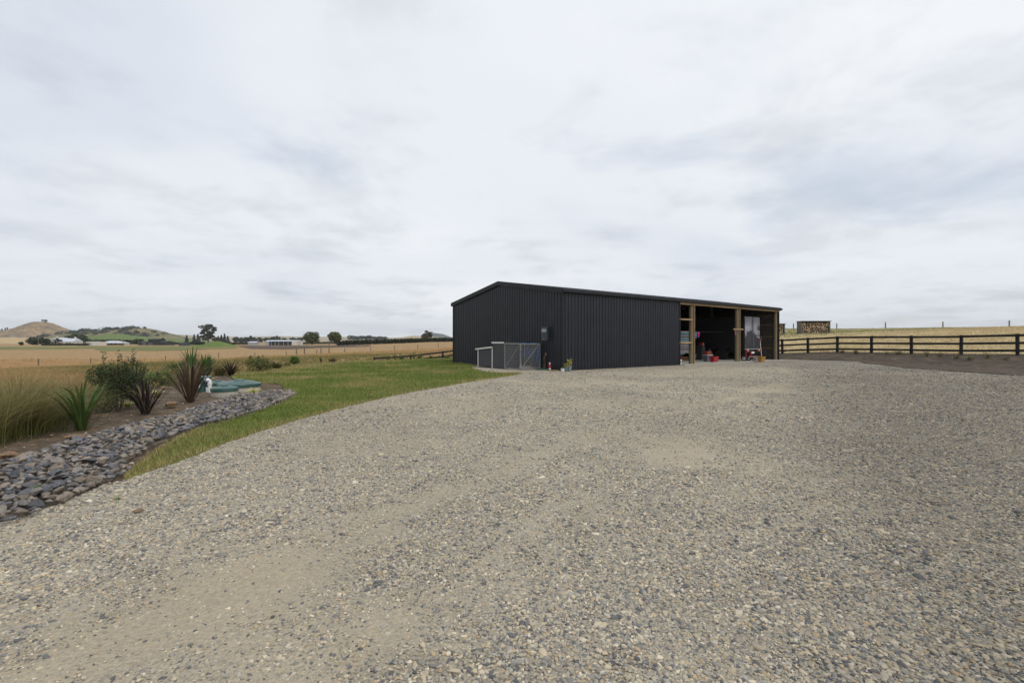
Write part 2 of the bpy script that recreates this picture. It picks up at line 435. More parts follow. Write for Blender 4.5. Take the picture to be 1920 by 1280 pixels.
def gravel_stones():
    pts = []
    bands = [(1.7,3.4,7600,0.0068),(3.4,5.5,4600,0.0076),(5.5,9,2900,0.0080),(9,14,1100,0.0105),(14,22,330,0.0135),(22,36,90,0.017)]
    for (y0, y1, dens, sz) in bands:
        w = 1.16*y1+0.3; n = int((2*w)*(y1-y0)*dens)
        x = RNG.uniform(-w, w, n); y = RNG.uniform(y0, y1, n)
        k = np.abs(x) < 1.13*y+0.25
        x, y = x[k], y[k]
        k = inside(x, y, YB); x, y = x[k], y[k]
        dd = dust(x, y); cc = coarse_shade(x, y)
        k = RNG.random(len(x)) < np.clip(0.70 - 0.72*dd + 0.35*cc + (fbm(x*3, y*3, 40)-0.5)*1.0, 0.10, 1)*(1-0.9*sstep(16, 36, y)); x, y, dd, cc = x[k], y[k], dd[k], cc[k]
        s = sz*np.exp(RNG.normal(0, 0.34, len(x)))*(1-0.30*dd)*(1+0.2*cc)
        pts.append(np.column_stack([x, y, s]))
    A = np.concatenate(pts); n = len(A)
    z = T(A[:,0], A[:,1]) + gravel_relief(A[:,0], A[:,1]) + A[:,2]*0.12
    me = bpy.data.meshes.new('gravel_stones'); me.vertices.add(n)
    me.vertices.foreach_set('co', np.column_stack([A[:,0], A[:,1], z]).astype(np.float32).ravel())
    def at_(name, typ, arr, f='vector'):
        a = me.attributes.new(name, typ, 'POINT'); a.data.foreach_set(f, np.ascontiguousarray(arr).ravel())
    sc = A[:,2:3]*np.column_stack([RNG.uniform(0.9,1.5,n), RNG.uniform(0.7,1.05,n), RNG.uniform(0.42,0.75,n)])
    at_('scl', 'FLOAT_VECTOR', sc.astype(np.float32))
    at_('rot', 'FLOAT_VECTOR', np.column_stack([RNG.normal(0,0.2,n), RNG.normal(0,0.2,n), RNG.uniform(0,6.28,n)]).astype(np.float32))
    at_('vi', 'INT', RNG.integers(0, 6, n).astype(np.int32), 'value')
    pal = np.array([(0.36,0.31,0.235),(0.46,0.39,0.275),(0.27,0.255,0.22),(0.125,0.123,0.125),(0.33,0.31,0.265),(0.57,0.50,0.385),(0.42,0.32,0.20),(0.19,0.185,0.178),(0.42,0.38,0.30)])
    pr = np.array([0.17,0.16,0.13,0.12,0.11,0.09,0.06,0.09,0.09])
    c = pal[RNG.choice(len(pal), n, p=pr/pr.sum())]*RNG.uniform(0.82,1.2,(n,1))*(1-0.36*coarse_shade(A[:,0], A[:,1]))[:,None]  # the same painted shade darkens the stone colours
    c4 = np.ones((n,4), np.float32); c4[:,:3] = c
    at_('scol', 'FLOAT_COLOR', c4, 'color')
    m = bpy.data.materials.new('gravel_stone'); m.use_nodes = True; t = m.node_tree
    a = t.nodes.new('ShaderNodeAttribute'); a.attribute_type = 'INSTANCER'; a.attribute_name = 'scol'
    b = t.nodes['Principled BSDF']; b.inputs['Roughness'].default_value = 0.85; b.inputs['Specular IOR Level'].default_value = 0.3
    t.links.new(a.outputs['Color'], b.inputs['Base Color'])
    ng = bpy.data.node_groups.new('gravel_scatter', 'GeometryNodeTree')
    ng.interface.new_socket('Geometry', in_out='INPUT', socket_type='NodeSocketGeometry')
    ng.interface.new_socket('Geometry', in_out='OUTPUT', socket_type='NodeSocketGeometry')
    N = ng.nodes; L = ng.links; gi = N.new('NodeGroupInput'); go = N.new('NodeGroupOutput')
    jn = N.new('GeometryNodeJoinGeometry')
    for k in range(6):
        ic = N.new('GeometryNodeMeshIcoSphere'); ic.inputs['Radius'].default_value = 1; ic.inputs['Subdivisions'].default_value = 2
        ps = N.new('GeometryNodeInputPosition'); va = N.new('ShaderNodeVectorMath'); va.operation = 'ADD'; va.inputs[1].default_value = (k*5.3, k*2.1, k*3.7)
        L.new(ps.outputs[0], va.inputs[0])
        nz = N.new('ShaderNodeTexNoise'); nz.inputs['Scale'].default_value = 0.9; nz.inputs['Detail'].default_value = 1
        L.new(va.outputs[0], nz.inputs['Vector'])
        sb = N.new('ShaderNodeVectorMath'); sb.operation = 'SUBTRACT'; sb.inputs[1].default_value = (0.5,0.5,0.5); L.new(nz.outputs['Color'], sb.inputs[0])
        sm = N.new('ShaderNodeVectorMath'); sm.operation = 'SCALE'; sm.inputs['Scale'].default_value = 1.6; L.new(sb.outputs[0], sm.inputs[0])
        st = N.new('GeometryNodeSetPosition'); L.new(ic.outputs['Mesh'], st.inputs['Geometry']); L.new(sm.outputs[0], st.inputs['Offset'])
        sh = N.new('GeometryNodeSetShadeSmooth'); L.new(st.outputs[0], sh.inputs[0])
        mt = N.new('GeometryNodeSetMaterial'); mt.inputs['Material'].default_value = m; L.new(sh.outputs[0], mt.inputs[0])
        gt = N.new('GeometryNodeGeometryToInstance'); L.new(mt.outputs[0], gt.inputs[0]); L.new(gt.outputs[0], jn.inputs[0])
    ip = N.new('GeometryNodeInstanceOnPoints'); L.new(gi.outputs[0], ip.inputs['Points']); L.new(jn.outputs[0], ip.inputs['Instance'])
    ip.inputs['Pick Instance'].default_value = True
    for nm, typ, sk in (('vi','INT','Instance Index'),('rot','FLOAT_VECTOR','Rotation'),('scl','FLOAT_VECTOR','Scale')):
        na = N.new('GeometryNodeInputNamedAttribute'); na.data_type = typ; na.inputs['Name'].default_value = nm
        L.new(na.outputs[0], ip.inputs[sk])
    L.new(ip.outputs[0], go.inputs[0])
    me.materials.append(m)
    o = link(bpy.data.objects.new('gravel_stones', me)); md = o.modifiers.new('scatter', 'NODES'); md.node_group = ng
    tag(o, 'loose grey and tan gravel stones covering the yard', 'gravel', kind='stuff')
    print('gravel stones', n)
gravel_stones()

# ------------------------------------------------------------------ garden bed, lawn, bank
bed_poly = [P(*q)[:2] for q in [(-420,1140),(-120,1050),(0,1012),(37,1000),(82,978),(115,968),(169,942),(211,920),(245,905),
            (290,880),(325,851),(360,830),(386,815),(435,801),(490,785),(532,768),(566,749),(568,730),(546,724),(536,716),(512,714),(475,712),(448,709),(432,704)]] \
          + [(-14.1,22.6),(-14.4,21.0),(-12.9,16.6),(-10.3,11.3),(-9.9,8.4),(-9.4,4),(-9.6,0.5),(-6,0.5)]
M_SOIL = mat('soil', (0.088,0.065,0.046), 0.95, vary=0.35, scale=2.2, bump=0.9, bscale=26, col2=(0.15,0.112,0.076), spec=0.15)
bed, _ = sheet('garden_soil', bed_poly, M_SOIL, -0.036, 0.3, extra=lambda x, y: (fbm(x*1.1, y*1.1, 4)-0.5)*0.05, rag=0.03)

lawn_in = [(235,899),(239,885),(267,865),(304,837),(340,820),(367,806),(418,793),(475,777),(517,761),(551,745),(553,734),(533,730),(528,720),(510,718),(475,716),(448,713),(430,707)]
lawn_out = [(434,705),(457,698.5),(510,691),(563,684.5),(620,679),(650,677),(710,676),(767,674),(850,672)]
lawn_poly = [P(*q)[:2] for q in lawn_in] + [P(*q)[:2] for q in lawn_out] + [(-4.0,45.5),(-2.5,42.0)] \
          + [(-4.2,34.4),(-3.55,33.6)] + [P(*q)[:2] for q in [(893,686),(884,690),(905,697),(940,699.5),(978,699)]] + [P(*q)[:2] for q in edge_lawn]
def lawn_mat():
    m = mat('lawn', (0.14,0.16,0.042), 0.95, vary=0.3, scale=0.7, bump=0.6, bscale=30, col2=(0.22,0.19,0.075), spec=0.1)
    return m
lawn, LB = sheet('lawn', lawn_poly, lawn_mat(), 0.004, 0.35, rag=0.05, skirt=True, extra=lambda x, y: (fbm(x*0.5, y*0.5, 14)-0.5)*0.03)
def edge_dist(x, y, B): return -sdist(x, y, B)

fence_line = (np.array([(1515-960)/FPX*41.0, 41.0]), np.array([(1908-960)/FPX*29.5, 29.5]))
def fence_at(px):
    a, b = fence_line; k = (px-960)/FPX; e = b-a
    s = (k*a[1]-a[0])/(e[0]-k*e[1]); q = a+e*s; return q
fe = [fence_at(q) for q in (1440,1500,1600,1700,1800,1920,2050,2160)]
nrm = np.array([0.62,0.78])
bank_poly = [hit(*q)[:2] for q in edge_soil_r] + [tuple(q+nrm*0.25) for q in fe]
bank_poly[0] = tuple(np.array(bank_poly[0])); 
M_BANK = mat('bank_soil', (0.068,0.053,0.041), 0.95, vary=0.3, scale=1.2, bump=0.9, bscale=20, col2=(0.105,0.080,0.058), spec=0.15)
bank, BB = sheet('soil_bank', bank_poly, M_BANK, 0.03, 0.5, rag=0.05, skirt=True, extra=lambda x, y: (fbm(x*0.9, y*0.9, 6)-0.5)*0.06)

pad_poly = [tuple(q+nrm*0.45) for q in fe] + [(150,40),(170,150),(60,150),(40,110),(24,62)]
sheet('paddock', pad_poly, mat('straw_paddock', (0.47,0.37,0.21), 0.95, vary=0.2, scale=0.4, bump=0.4, bscale=12, col2=(0.40,0.32,0.17), spec=0.1), 0.03, 2.0)
# ------------------------------------------------------------------ grass
def blades(name, x, y, z, h, w, lean, col, mat_, segs=1, droop=0.5, label=None, cat=None, colvar=0.18, parent=None, dirs=None, tipcol=None):
    """many grass blades as one mesh. arrays per blade"""
    n = len(x)
    a = RNG.uniform(0, 2*np.pi, n) if dirs is None else dirs
    dx, dy = np.cos(a), np.sin(a); px_, py_ = -dy, dx
    fa = RNG.uniform(0, np.pi, n); wx = np.cos(fa); wy = np.sin(fa)
    V = []; nv = 2*segs+1
    for s in range(segs):
        t = s/segs
        ox = dx*h*lean*(t**(1+droop)); oy = dy*h*lean*(t**(1+droop)); oz = h*(t - 0.35*droop*lean*t*t)
        ww = w*(1-0.6*t)*0.5
        V.append(np.stack([x+ox-wx*ww, y+oy-wy*ww, z+oz], -1)); V.append(np.stack([x+ox+wx*ww, y+oy+wy*ww, z+oz], -1))
    V.append(np.stack([x+dx*h*lean, y+dy*h*lean, z+h*(1-0.35*droop*lean)], -1))
    V = np.stack(V, 1)
    base = (np.arange(n)*nv)[:, None]
    tris = []
    for s in range(segs-1):
        tris += [base+np.array([[2*s,2*s+1,2*s+3]]), base+np.array([[2*s,2*s+3,2*s+2]])]
    tris.append(base+np.array([[2*segs-2,2*segs-1,2*segs]]))
    F = np.concatenate(tris)
    c = np.asarray(col)*RNG.uniform(1-colvar, 1+colvar, (n,1))
    C = np.repeat(c[:,None,:], nv, 1)
    if tipcol is not None:
        tt = np.array([s//2/segs for s in range(2*segs)]+[1.0])[None,:,None]
        C = C*(1-tt) + np.asarray(tipcol)[:,None,:]*RNG.uniform(0.8,1.2,(n,1,1))*tt
    o = np_obj(name, V.reshape(-1,3), F, mat_, parent, C.reshape(-1,3))
    return o
def sample_poly(B, dens, fn=None):
    B = np.asarray(B); x0, y0 = B.min(0); x1, y1 = B.max(0)
    n = int((x1-x0)*(y1-y0)*dens); x = RNG.uniform(x0, x1, n); y = RNG.uniform(y0, y1, n)
    if fn is not None:
        k = RNG.random(n) < fn(x, y); x, y = x[k], y[k]
    k = inside(x, y, B); return x[k], y[k]
LBa = np.array(LB)
x, y = sample_poly(LBa, 2600, lambda x, y: np.clip((7.0/np.hypot(x, y))**1.9, 0.02, 1))
ed = edge_dist(x, y, LBa); far_k = np.clip(np.hypot(x, y)/7.0, 1, 5)
gm_ = fbm(x*0.55, y*0.55, 51, 5)
dry = np.clip((gm_-0.46)*2.6 + 0.75*sstep(16, 30, y)*sstep(-8.5, -12.5, x) + 0.8*np.clip(1-ed/0.12, 0, 1)*(x > -6.5) , 0, 1)
gc = np.array((0.165,0.215,0.045))[None]*(1-dry[:,None]) + np.array((0.36,0.30,0.125))[None]*dry[:,None]
o = blades('lawn_grass', x, y, np.full(len(x), 0.0)+T(x, y)+0.01, RNG.uniform(0.03,0.075,len(x))*(1+0.3*np.clip(1-ed/0.2,0,1))*(0.85+0.15*far_k), 0.009*far_k*RNG.uniform(0.8,1.3,len(x)), RNG.uniform(0.2,0.9,len(x)), gc, M_GRASS, 1, 0.3, colvar=0.45)
tag(o, 'short mown green lawn grass with drier straw patches', 'grass', kind='stuff'); print('lawn blades', len(x))

# rough dry grass on the slope and the fields around
def rough(name, n_try, rmin, rmax, bmin, bmax, hfun, colfun, wfun, label, dfun=None, lean=(0.2,1.0), segs=2, per=6):
    r = np.sqrt(RNG.uniform(rmin**2, rmax**2, n_try)) if dfun is None else rmin*(rmax/rmin)**RNG.random(n_try)
    b = RNG.uniform(bmin, bmax, n_try)
    y = r; x = b*r
    d = sdist(x, y); k = d > 0.05
    k &= ~inside(x, y, np.array(BB)); k &= ~inside(x, y, YB)
    x, y, d = x[k], y[k], d[k]
    x = np.repeat(x, per); y = np.repeat(y, per); d = np.repeat(d, per)
    s = 0.0045*y
    x = x+RNG.normal(0, 1, len(x))*(0.05+s*1.2); y = y+RNG.normal(0, 1, len(y))*(0.05+s*1.2)
    z = T(x, y)-0.04
    h = hfun(x, y, d)*RNG.uniform(0.6,1.25,len(x)); c = colfun(x, y, d)
    o = blades(name, x, y, z, h, wfun(y), RNG.uniform(*lean, len(x)), c*0.8, M_GRASS, segs, 0.6, tipcol=c*1.15)
    tag(o, label, 'grass', kind='stuff'); print(name, len(x))
def col_west(x, y, d):
    n = fbm(x*0.12, y*0.12, 61, 5); g_ = np.clip(1.25-d/30.0 + (n-0.5)*2.2, 0, 1)
    g_ = np.clip(g_ + 0.35*sstep(20,45,y)*sstep(60,30,y), 0, 1)
    c = np.array((0.40,0.265,0.13))[None]*(1-g_[:,None]) + np.array((0.215,0.19,0.068))[None]*g_[:,None]
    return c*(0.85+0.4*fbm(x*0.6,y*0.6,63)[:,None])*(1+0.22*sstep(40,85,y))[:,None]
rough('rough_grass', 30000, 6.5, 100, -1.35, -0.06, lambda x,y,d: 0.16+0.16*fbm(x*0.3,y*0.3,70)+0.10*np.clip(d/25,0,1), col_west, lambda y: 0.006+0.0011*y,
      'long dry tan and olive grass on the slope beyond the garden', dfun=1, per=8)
def col_east(x, y, d):
    n = fbm(x*0.10, y*0.10, 66, 5)
    g_ = np.clip((n-0.62)*2.5, 0, 0.6)*0.6 + 1.0*sstep(50, 64, y)*np.clip(fbm(x*0.05,y*0.05,67)*2.4-0.45,0,1)
    g_ = np.clip(g_,0,1)
    c = np.array((0.50,0.395,0.225))[None]*(1-g_[:,None]) + np.array((0.165,0.195,0.07))[None]*g_[:,None]
    return c*(0.85+0.35*fbm(x*0.5,y*0.5,68)[:,None])
rough('paddock_grass', 16000, 28, 118, 0.35, 1.35, lambda x,y,d: 0.14+0.1*fbm(x*0.3,y*0.3,71), col_east, lambda y: 0.006+0.0011*y,
      'pale dry grass on the rising paddock behind the black fence', dfun=1, per=8)

# ------------------------------------------------------------------ the shed
CX, CY = 2.68, 25.1
SA = math.atan2(0.593, 0.805)
UX, UY = math.cos(SA), math.sin(SA)
def to_shed(x, y): dx, dy = x-CX, y-CY; return dx*UX+dy*UY, -dx*UY+dy*UX
def from_shed(u, v): return CX+u*UX-v*UY, CY+u*UY+v*UX
def fl(px, py, z=0.05): return to_shed(*P(px, py, z)[:2])
LEN, DEP, EAVE, PEAK, OPEN0 = 24.2, 11.7, 4.26, 5.22, 10.4
M_STEEL = mat('charcoal_steel', (0.0125,0.0145,0.0205), 0.42, vary=0.2, scale=0.6, bump=0.04, bscale=1.5, rnd=0.10, spec=0.4)
M_FLASH = mat('charcoal_flashing', (0.015,0.016,0.019), 0.55, vary=0.15, scale=1.0, spec=0.3)
M_POLE = mat('pole_timber', (0.165,0.132,0.075), 0.85, vary=0.22, scale=9, bump=0.3, bscale=30, stretch=(1,1,0.06))
M_SAWN = mat('sawn_timber', (0.36,0.25,0.13), 0.8, vary=0.25, scale=4, bump=0.2, col2=(0.28,0.19,0.10), stretch=(0.2,1,1))
M_CONC = mat('concrete', (0.36,0.345,0.31), 0.85, vary=0.18, scale=1.5, bump=0.2)
shed = thing('farm_shed', 'long charcoal ribbed steel farm shed with open timber-posted bays', 'shed', (CX,CY,0), SA)
PITCH = 0.24
def ribbed(s0, s1):
    pts = []; k = math.floor(s0/PITCH)
    while k*PITCH < s1+1e-6:
        for a, o in ((0,0),(0.150,0),(0.168,0.034),(0.212,0.034),(0.230,0)):
            s = k*PITCH+a
            if s0-1e-6 <= s <= s1+1e-6: pts.append((s, o))
        k += 1
    if pts[0][0] > s0+1e-4: pts.insert(0, (s0, 0))
    if pts[-1][0] < s1-1e-4: pts.append((s1, 0))
    return pts
def clad_wall(length, fpos, top, bot=-0.02, start=0.0):
    s = start
    while s < length-1e-3:
        e = min(s+0.96, length); pr = ribbed(s, e); m = MB(); n = len(pr)
        vs = [fpos(a, o, bot) for a, o in pr] + [fpos(a, o, top(a)) for a, o in pr]
        m.add(vs, [(i, i+1, n+i+1, n+i) for i in range(n-1)])
        m.build('cladding_sheet', M_STEEL, shed)
        # fixing screws in rows
        s = e
gt = lambda v: EAVE + (PEAK-EAVE)*(1-abs(v-DEP/2)/(DEP/2))
clad_wall(OPEN0, lambda s, o, z: (s, -o, z), lambda s: EAVE-0.02)
clad_wall(DEP, lambda s, o, z: (-o, s, z), gt)
clad_wall(DEP, lambda s, o, z: (LEN+o, s, z), gt)
clad_wall(LEN, lambda s, o, z: (s, DEP+o, z), lambda s: EAVE-0.02)
# roof sheets
sl_ = math.hypot(DEP/2+0.12, (PEAK-EAVE)*(DEP/2+0.12)/(DEP/2)); slope = (PEAK-EAVE)/(DEP/2)
for side in (0, 1):
    s = -0.10
    while s < LEN+0.12-1e-3:
        e = min(s+0.96, LEN+0.12); pr = ribbed(s+1, e+1); n = len(pr); m = MB()
        y0 = -0.12 if side == 0 else DEP+0.12
        vs = [(a-1, y0, EAVE-0.12*slope+0.05+o) for a, o in pr] + [(a-1, DEP/2, PEAK+0.05+o) for a, o in pr]
        m.add(vs, [(i, i+1, n+i+1, n+i) for i in range(n-1)]); m.build('roof_sheet', M_STEEL, shed); s = e
MB().add([(-0.13,DEP/2-0.22,PEAK+0.055),(LEN+0.14,DEP/2-0.22,PEAK+0.055),(LEN+0.14,DEP/2,PEAK+0.105),(-0.13,DEP/2,PEAK+0.105),(LEN+0.14,DEP/2+0.22,PEAK+0.055),(-0.13,DEP/2+0.22,PEAK+0.055)],
         [(0,1,2,3),(3,2,4,5)]).build('ridge_cap', M_FLASH, shed)
for x0, x1 in ((-0.135,-0.065),(LEN+0.065,LEN+0.135)):
    for side in (0, 1):
        y0 = -0.13 if side == 0 else DEP+0.13; za = EAVE-0.13*slope; zb = PEAK
        m = MB(); q = DEP/2
        m.add([(x0,y0,za-0.16),(x1,y0,za-0.16),(x1,y0,za+0.10),(x0,y0,za+0.10),(x0,q,zb-0.16),(x1,q,zb-0.16),(x1,q,zb+0.10),(x0,q,zb+0.10)],
              [(0,1,2,3),(7,6,5,4),(0,4,5,1),(1,5,6,2),(2,6,7,3),(3,7,4,0)])
        m.build('barge_flashing', M_FLASH, shed)
def gutter(y0, sgn):
    m = MB(); prof = [(0,0.0),(0,-0.13),(0.035,-0.155),(0.11,-0.155),(0.135,-0.12),(0.135,0.0),(0.120,0.0),(0.115,-0.10),(0.02,-0.12),(0.015,0)]
    n = len(prof); z = EAVE+0.035
    for x in (-0.12, LEN+0.28):
        m.v += [(x, y0+sgn*a, z+b) for a, b in prof]
    m.f += [(i, (i+1) % n, n+(i+1) % n, n+i) for i in range(n)]
    m.f += [tuple(range(n)), tuple(range(2*n-1, n-1, -1))]
    m.build('gutter', M_FLASH, shed)
gutter(-0.055, -1); gutter(DEP+0.055, 1)
for (x, y) in ((-0.04,-0.04),(LEN+0.04,-0.04),(-0.04,DEP+0.04),(LEN+0.04,DEP+0.04)):
    sx = 1 if x < 1 else -1; sy = 1 if y < 1 else -1
    m = MB(); m.box(min(x,x+sx*0.10), max(x,x+sx*0.10), y-0.004, y+0.004, -0.02, EAVE-0.13)
    m.box(x-0.004, x+0.004, min(y+sy*0.004,y+sy*0.10), max(y+sy*0.004,y+sy*0.10), -0.02, EAVE-0.13)
    m.build('corner_flashing', M_FLASH, shed)
m = MB(); m.box(OPEN0-0.06, OPEN0+0.012, -0.045, 0.05, -0.02, EAVE-0.14); m.build('jamb_flashing', M_FLASH, shed)
MB().box(0.06, LEN-0.06, 0.05, DEP-0.05, -0.15, 0.045).build('floor_slab', M_CONC, shed)
MB().box(OPEN0+0.02, LEN-0.02, -0.40, 0.045, -0.15, 0.038).build('slab_apron', M_CONC, shed)
def pole(u, v, h=EAVE-0.1, r=0.135):
    m = MB(); k = [(u, v, -0.1+(h+0.1)*i/7) for i in range(8)]
    m.tube(k, [r*(1.05-0.012*i) for i in range(8)], 14); o = m.build('pole', M_POLE, shed, smooth=50)
for u in (11.9, 17.85, 23.97):
    pole(u, 0.16)
for u in (11.9, 17.85):
    MB().box(u+0.145, u+0.19, -0.03, 0.17, 0.0, EAVE-0.14).build('jamb_board', M_SAWN, shed)
for u in (6.0, 11.9, 17.85): pole(u, DEP-0.25, r=0.12)
pole(0.28, DEP/2, PEAK-0.3); pole(LEN-0.28, DEP/2, PEAK-0.3)
for a, b in ((OPEN0+0.02, 11.9), (11.905, 17.85), (17.855, LEN-0.1)):
    MB().box(a, b, -0.045, 0.0, EAVE-0.26, EAVE-0.125).build('header_beam', M_SAWN, shed)
for u in (6.0, 11.9, 17.85):
    for side in (0, 1):
        ya, yb = (0.05, DEP/2) if side == 0 else (DEP-0.05, DEP/2); m = MB()
        za, zb = EAVE-0.02, PEAK-0.06
        m.add([(u-.04,ya,za-.28),(u+.04,ya,za-.28),(u+.04,ya,za),(u-.04,ya,za),(u-.04,yb,zb-.28),(u+.04,yb,zb-.28),(u+.04,yb,zb),(u-.04,yb,zb)],
              [(0,1,2,3),(7,6,5,4),(0,4,5,1),(1,5,6,2),(2,6,7,3),(3,7,4,0)]); m.build('rafter', M_SAWN, shed)
for k in range(1, 6):
    for side in (0, 1):
        q = k/6*DEP/2; y = q if side == 0 else DEP-q; z = EAVE+slope*q-0.01
        MB().box(0.05, LEN-0.05, y-0.022, y+0.022, z-0.08, z+0.03).build('purlin', M_SAWN, shed)
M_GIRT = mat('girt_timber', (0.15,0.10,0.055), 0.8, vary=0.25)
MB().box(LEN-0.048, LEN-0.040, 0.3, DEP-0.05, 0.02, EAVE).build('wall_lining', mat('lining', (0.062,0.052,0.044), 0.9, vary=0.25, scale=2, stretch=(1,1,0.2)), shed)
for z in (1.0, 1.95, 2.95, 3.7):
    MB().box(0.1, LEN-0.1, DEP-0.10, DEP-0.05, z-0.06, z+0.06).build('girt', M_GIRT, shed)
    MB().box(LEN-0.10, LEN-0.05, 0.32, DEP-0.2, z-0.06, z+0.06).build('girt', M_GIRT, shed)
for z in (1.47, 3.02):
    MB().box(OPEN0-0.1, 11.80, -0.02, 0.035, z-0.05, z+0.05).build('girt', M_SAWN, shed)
for k in (0, 1):       # cross bracing wires on the end wall
    MB().tube([(LEN-0.12, 0.5, 0.3 if k else 3.9),(LEN-0.12, 5.6, 3.9 if k else 0.3)], 0.008, 5).build('brace', mat('galvanised', (0.30,0.305,0.31), 0.6, metal=0.4, vary=0.15), shed)
M_GALV = MATS['galvanised']

# ------------------------------------------------------------------ things in and round the shed
M_WHITE = mat('white_plastic', (0.72,0.72,0.70), 0.5, vary=0.05)
M_RED = mat('red_plastic', (0.34,0.018,0.022), 0.45, vary=0.12)
M_DRED = mat('faded_red_plastic', (0.20,0.035,0.025), 0.55, vary=0.15)
M_BLACK = mat('black_plastic', (0.017,0.017,0.019), 0.5, vary=0.1)
M_DGREY = mat('dark_grey_plastic', (0.050,0.055,0.064), 0.5, vary=0.1)
M_SLATE = mat('slate_plastic', (0.11,0.12,0.16), 0.5, vary=0.2)
M_RUB = mat('rubber', (0.016,0.016,0.016), 0.8, vary=0.2)
def shed_thing(name, label, cat, u, v, z=0.045, rz=0.0, group=None):
    x, y = from_shed(u, v); return thing(name, label, cat, (x, y, z), SA+rz, group)
def tub(name, label, cat, u, v, w, d, h, mt, z=0.045, rz=0.0, lid=None, wall=0.012, handles=True):
    t = shed_thing(name, label, cat, u, v, z, rz)
    m = MB(); tp = 0.04*h/0.3
    m.frus(0,w,0,d,0,h,tp); m.f.pop(1)
    b = len(m.v); m.v += [(wall,wall,h),(w-wall,wall,h),(w-wall,d-wall,h),(wall,d-wall,h),(wall+tp,wall+tp,wall),(w-wall-tp,wall+tp,wall),(w-wall-tp,d-wall-tp,wall),(wall+tp,d-wall-tp,wall)]
    for k in range(4):
        k2 = (k+1) % 4; m.f += [(4+k,4+k2,b+k2,b+k),(b+k,b+k2,b+4+k2,b+4+k)]
    m.f.append((b+4,b+5,b+6,b+7)); m.build('tub', mt, t)
    r = MB(); e = 0.018
    r.box(-e,w+e,-e,0.0,h-0.035,h+0.004).box(-e,w+e,d,d+e,h-0.035,h+0.004).box(-e,0,0,d,h-0.035,h+0.004).box(w,w+e,0,d,h-0.035,h+0.004)
    r.build('rim', mt, t)
    if lid: MB().box(-0.03,w+0.03,-0.03,d+0.03,h+0.006,h+0.035).build('lid', lid, t, bevel=0.008)
    return t
def bucket(name, label, u, v, z=0.045, r=0.15, h=0.30, marks=True, base=None):
    t = shed_thing(name, label, 'bucket', u, v, z) if base is None else thing(name, label, 'bucket', base)
    MB().lathe([(r*0.82,0),(r*0.97,h*0.86),(r*1.06,h*0.87),(r*1.06,h),(r*0.98,h),(r*0.8,0.02)], 20).build('body', M_WHITE, t, smooth=40)
    pts = [(r*1.05*math.cos(a), r*1.05*math.sin(a), h*0.9-0.16*math.sin(a*1.0)*0 - 0.12*abs(math.sin(a))) for a in np.linspace(math.pi, 2*math.pi, 9)]
    MB().tube(pts, 0.004, 5).build('handle', M_GALV, t)
    if marks:
        for k in range(3):
            a = -math.pi/2-0.45+0.45*k
            c = Vector((math.cos(a), math.sin(a), 0)); s_ = Vector((-c.y, c.x, 0)); p = c*(r*0.945); zc = h*0.48+0.02*(k % 2)
            q = [p-s_*0.026+Vector((0,0,zc-0.03)), p+s_*0.026+Vector((0,0,zc-0.03)), p+s_*0.026+c*0.006+Vector((0,0,zc+0.03)), p-s_*0.026+c*0.006+Vector((0,0,zc+0.03))]
            MB().add([x+c*0.004 for x in q], [(0,1,2,3)]).build('printed_mark', M_BLACK, t)
    return t
u, v = fl(1278, 682); bucket('white_bucket', 'white bucket with dark print just inside the shed by the cladding edge', u, v+0.15)
u, v = fl(1424, 677); bucket('white_bucket', 'plain white bucket beside the yellow basket', u, v+0.15, marks=False)
tub('red_bin', 'dark red bin behind the white printed bucket', 'bin', *fl(1276.5,676), 0.32, 0.4, 0.36, M_DRED)
M_TIMB = mat('crate_wood', (0.24,0.135,0.045), 0.8, vary=0.3, scale=5)
def crate(name, label, u, v, w, d, h, mt, z=0.045, n=3):
    t = shed_thing(name, label, 'crate', u, v, z)
    hs = h/n
    for k in range(n):
        for (a,b,c,e) in ((0,w,0,0.015),(0,w,d-0.015,d)): MB().box(a,b,c,e,k*hs+0.006,(k+1)*hs-0.008).build('slat', mt, t)
        for (a,b,c,e) in ((0,0.015,0.016,d-0.016),(w-0.015,w,0.016,d-0.016)): MB().box(a,b,c,e,k*hs+0.006,(k+1)*hs-0.008).build('slat', mt, t)
    MB().box(0.016,w-0.016,0.016,d-0.016,0,0.012).build('base', mt, t)
    return t
crate('wooden_crate', 'brown wooden crate under the hanging striped blanket', *fl(1281,675), 0.62, 0.36, 0.28, M_TIMB)
# storage boxes
tub('plastic_tub', 'grey plastic tub of odds and ends next to the jamb pole', 'tub', *fl(1300.5,677), 0.38, 0.3, 0.52, M_SLATE)
def drawer_tower(label, u, v, n, w=0.42, d=0.42, h=0.30):
    t = shed_thing('drawer_tower', label, 'drawers', u, v)
    for k in range(n):
        z = k*h; MB().box(0,w,0,d,z,z+h-0.025).build('drawer', M_DGREY, t, bevel=0.01)
        MB().box(-0.012,w+0.012,-0.012,d+0.012,z+h-0.024,z+h-0.003).build('frame', M_BLACK, t)
        MB().box(w*0.3,w*0.7,-0.022,-0.001,z+h*0.42,z+h*0.58).build('handle', M_BLACK, t)
u, v = fl(1309,674); drawer_tower('tall dark grey tower of plastic drawers beside the pole', u, v+0.1, 4)
u, v = fl(1318.5,675); drawer_tower('dark grey drawer tower with a red box on top', u, v+0.1, 4)
u2, v2 = u, v
u, v = fl(1326,673); drawer_tower('dark drawer tower behind the faded red crate', u, v+0.35, 4, 0.34, 0.34, 0.28)
t = shed_thing('red_box', 'small red carton with a white end on top of the drawer tower', 'box', u2+0.05, v2+0.15, 1.245)
MB().box(0,0.26,0,0.26,0,0.20).build('carton', M_RED, t, bevel=0.004); MB().box(0.262,0.34,0.02,0.24,0.0,0.18).build('end_label', M_WHITE, t)
uu, vv = fl(1326.5,677.5)
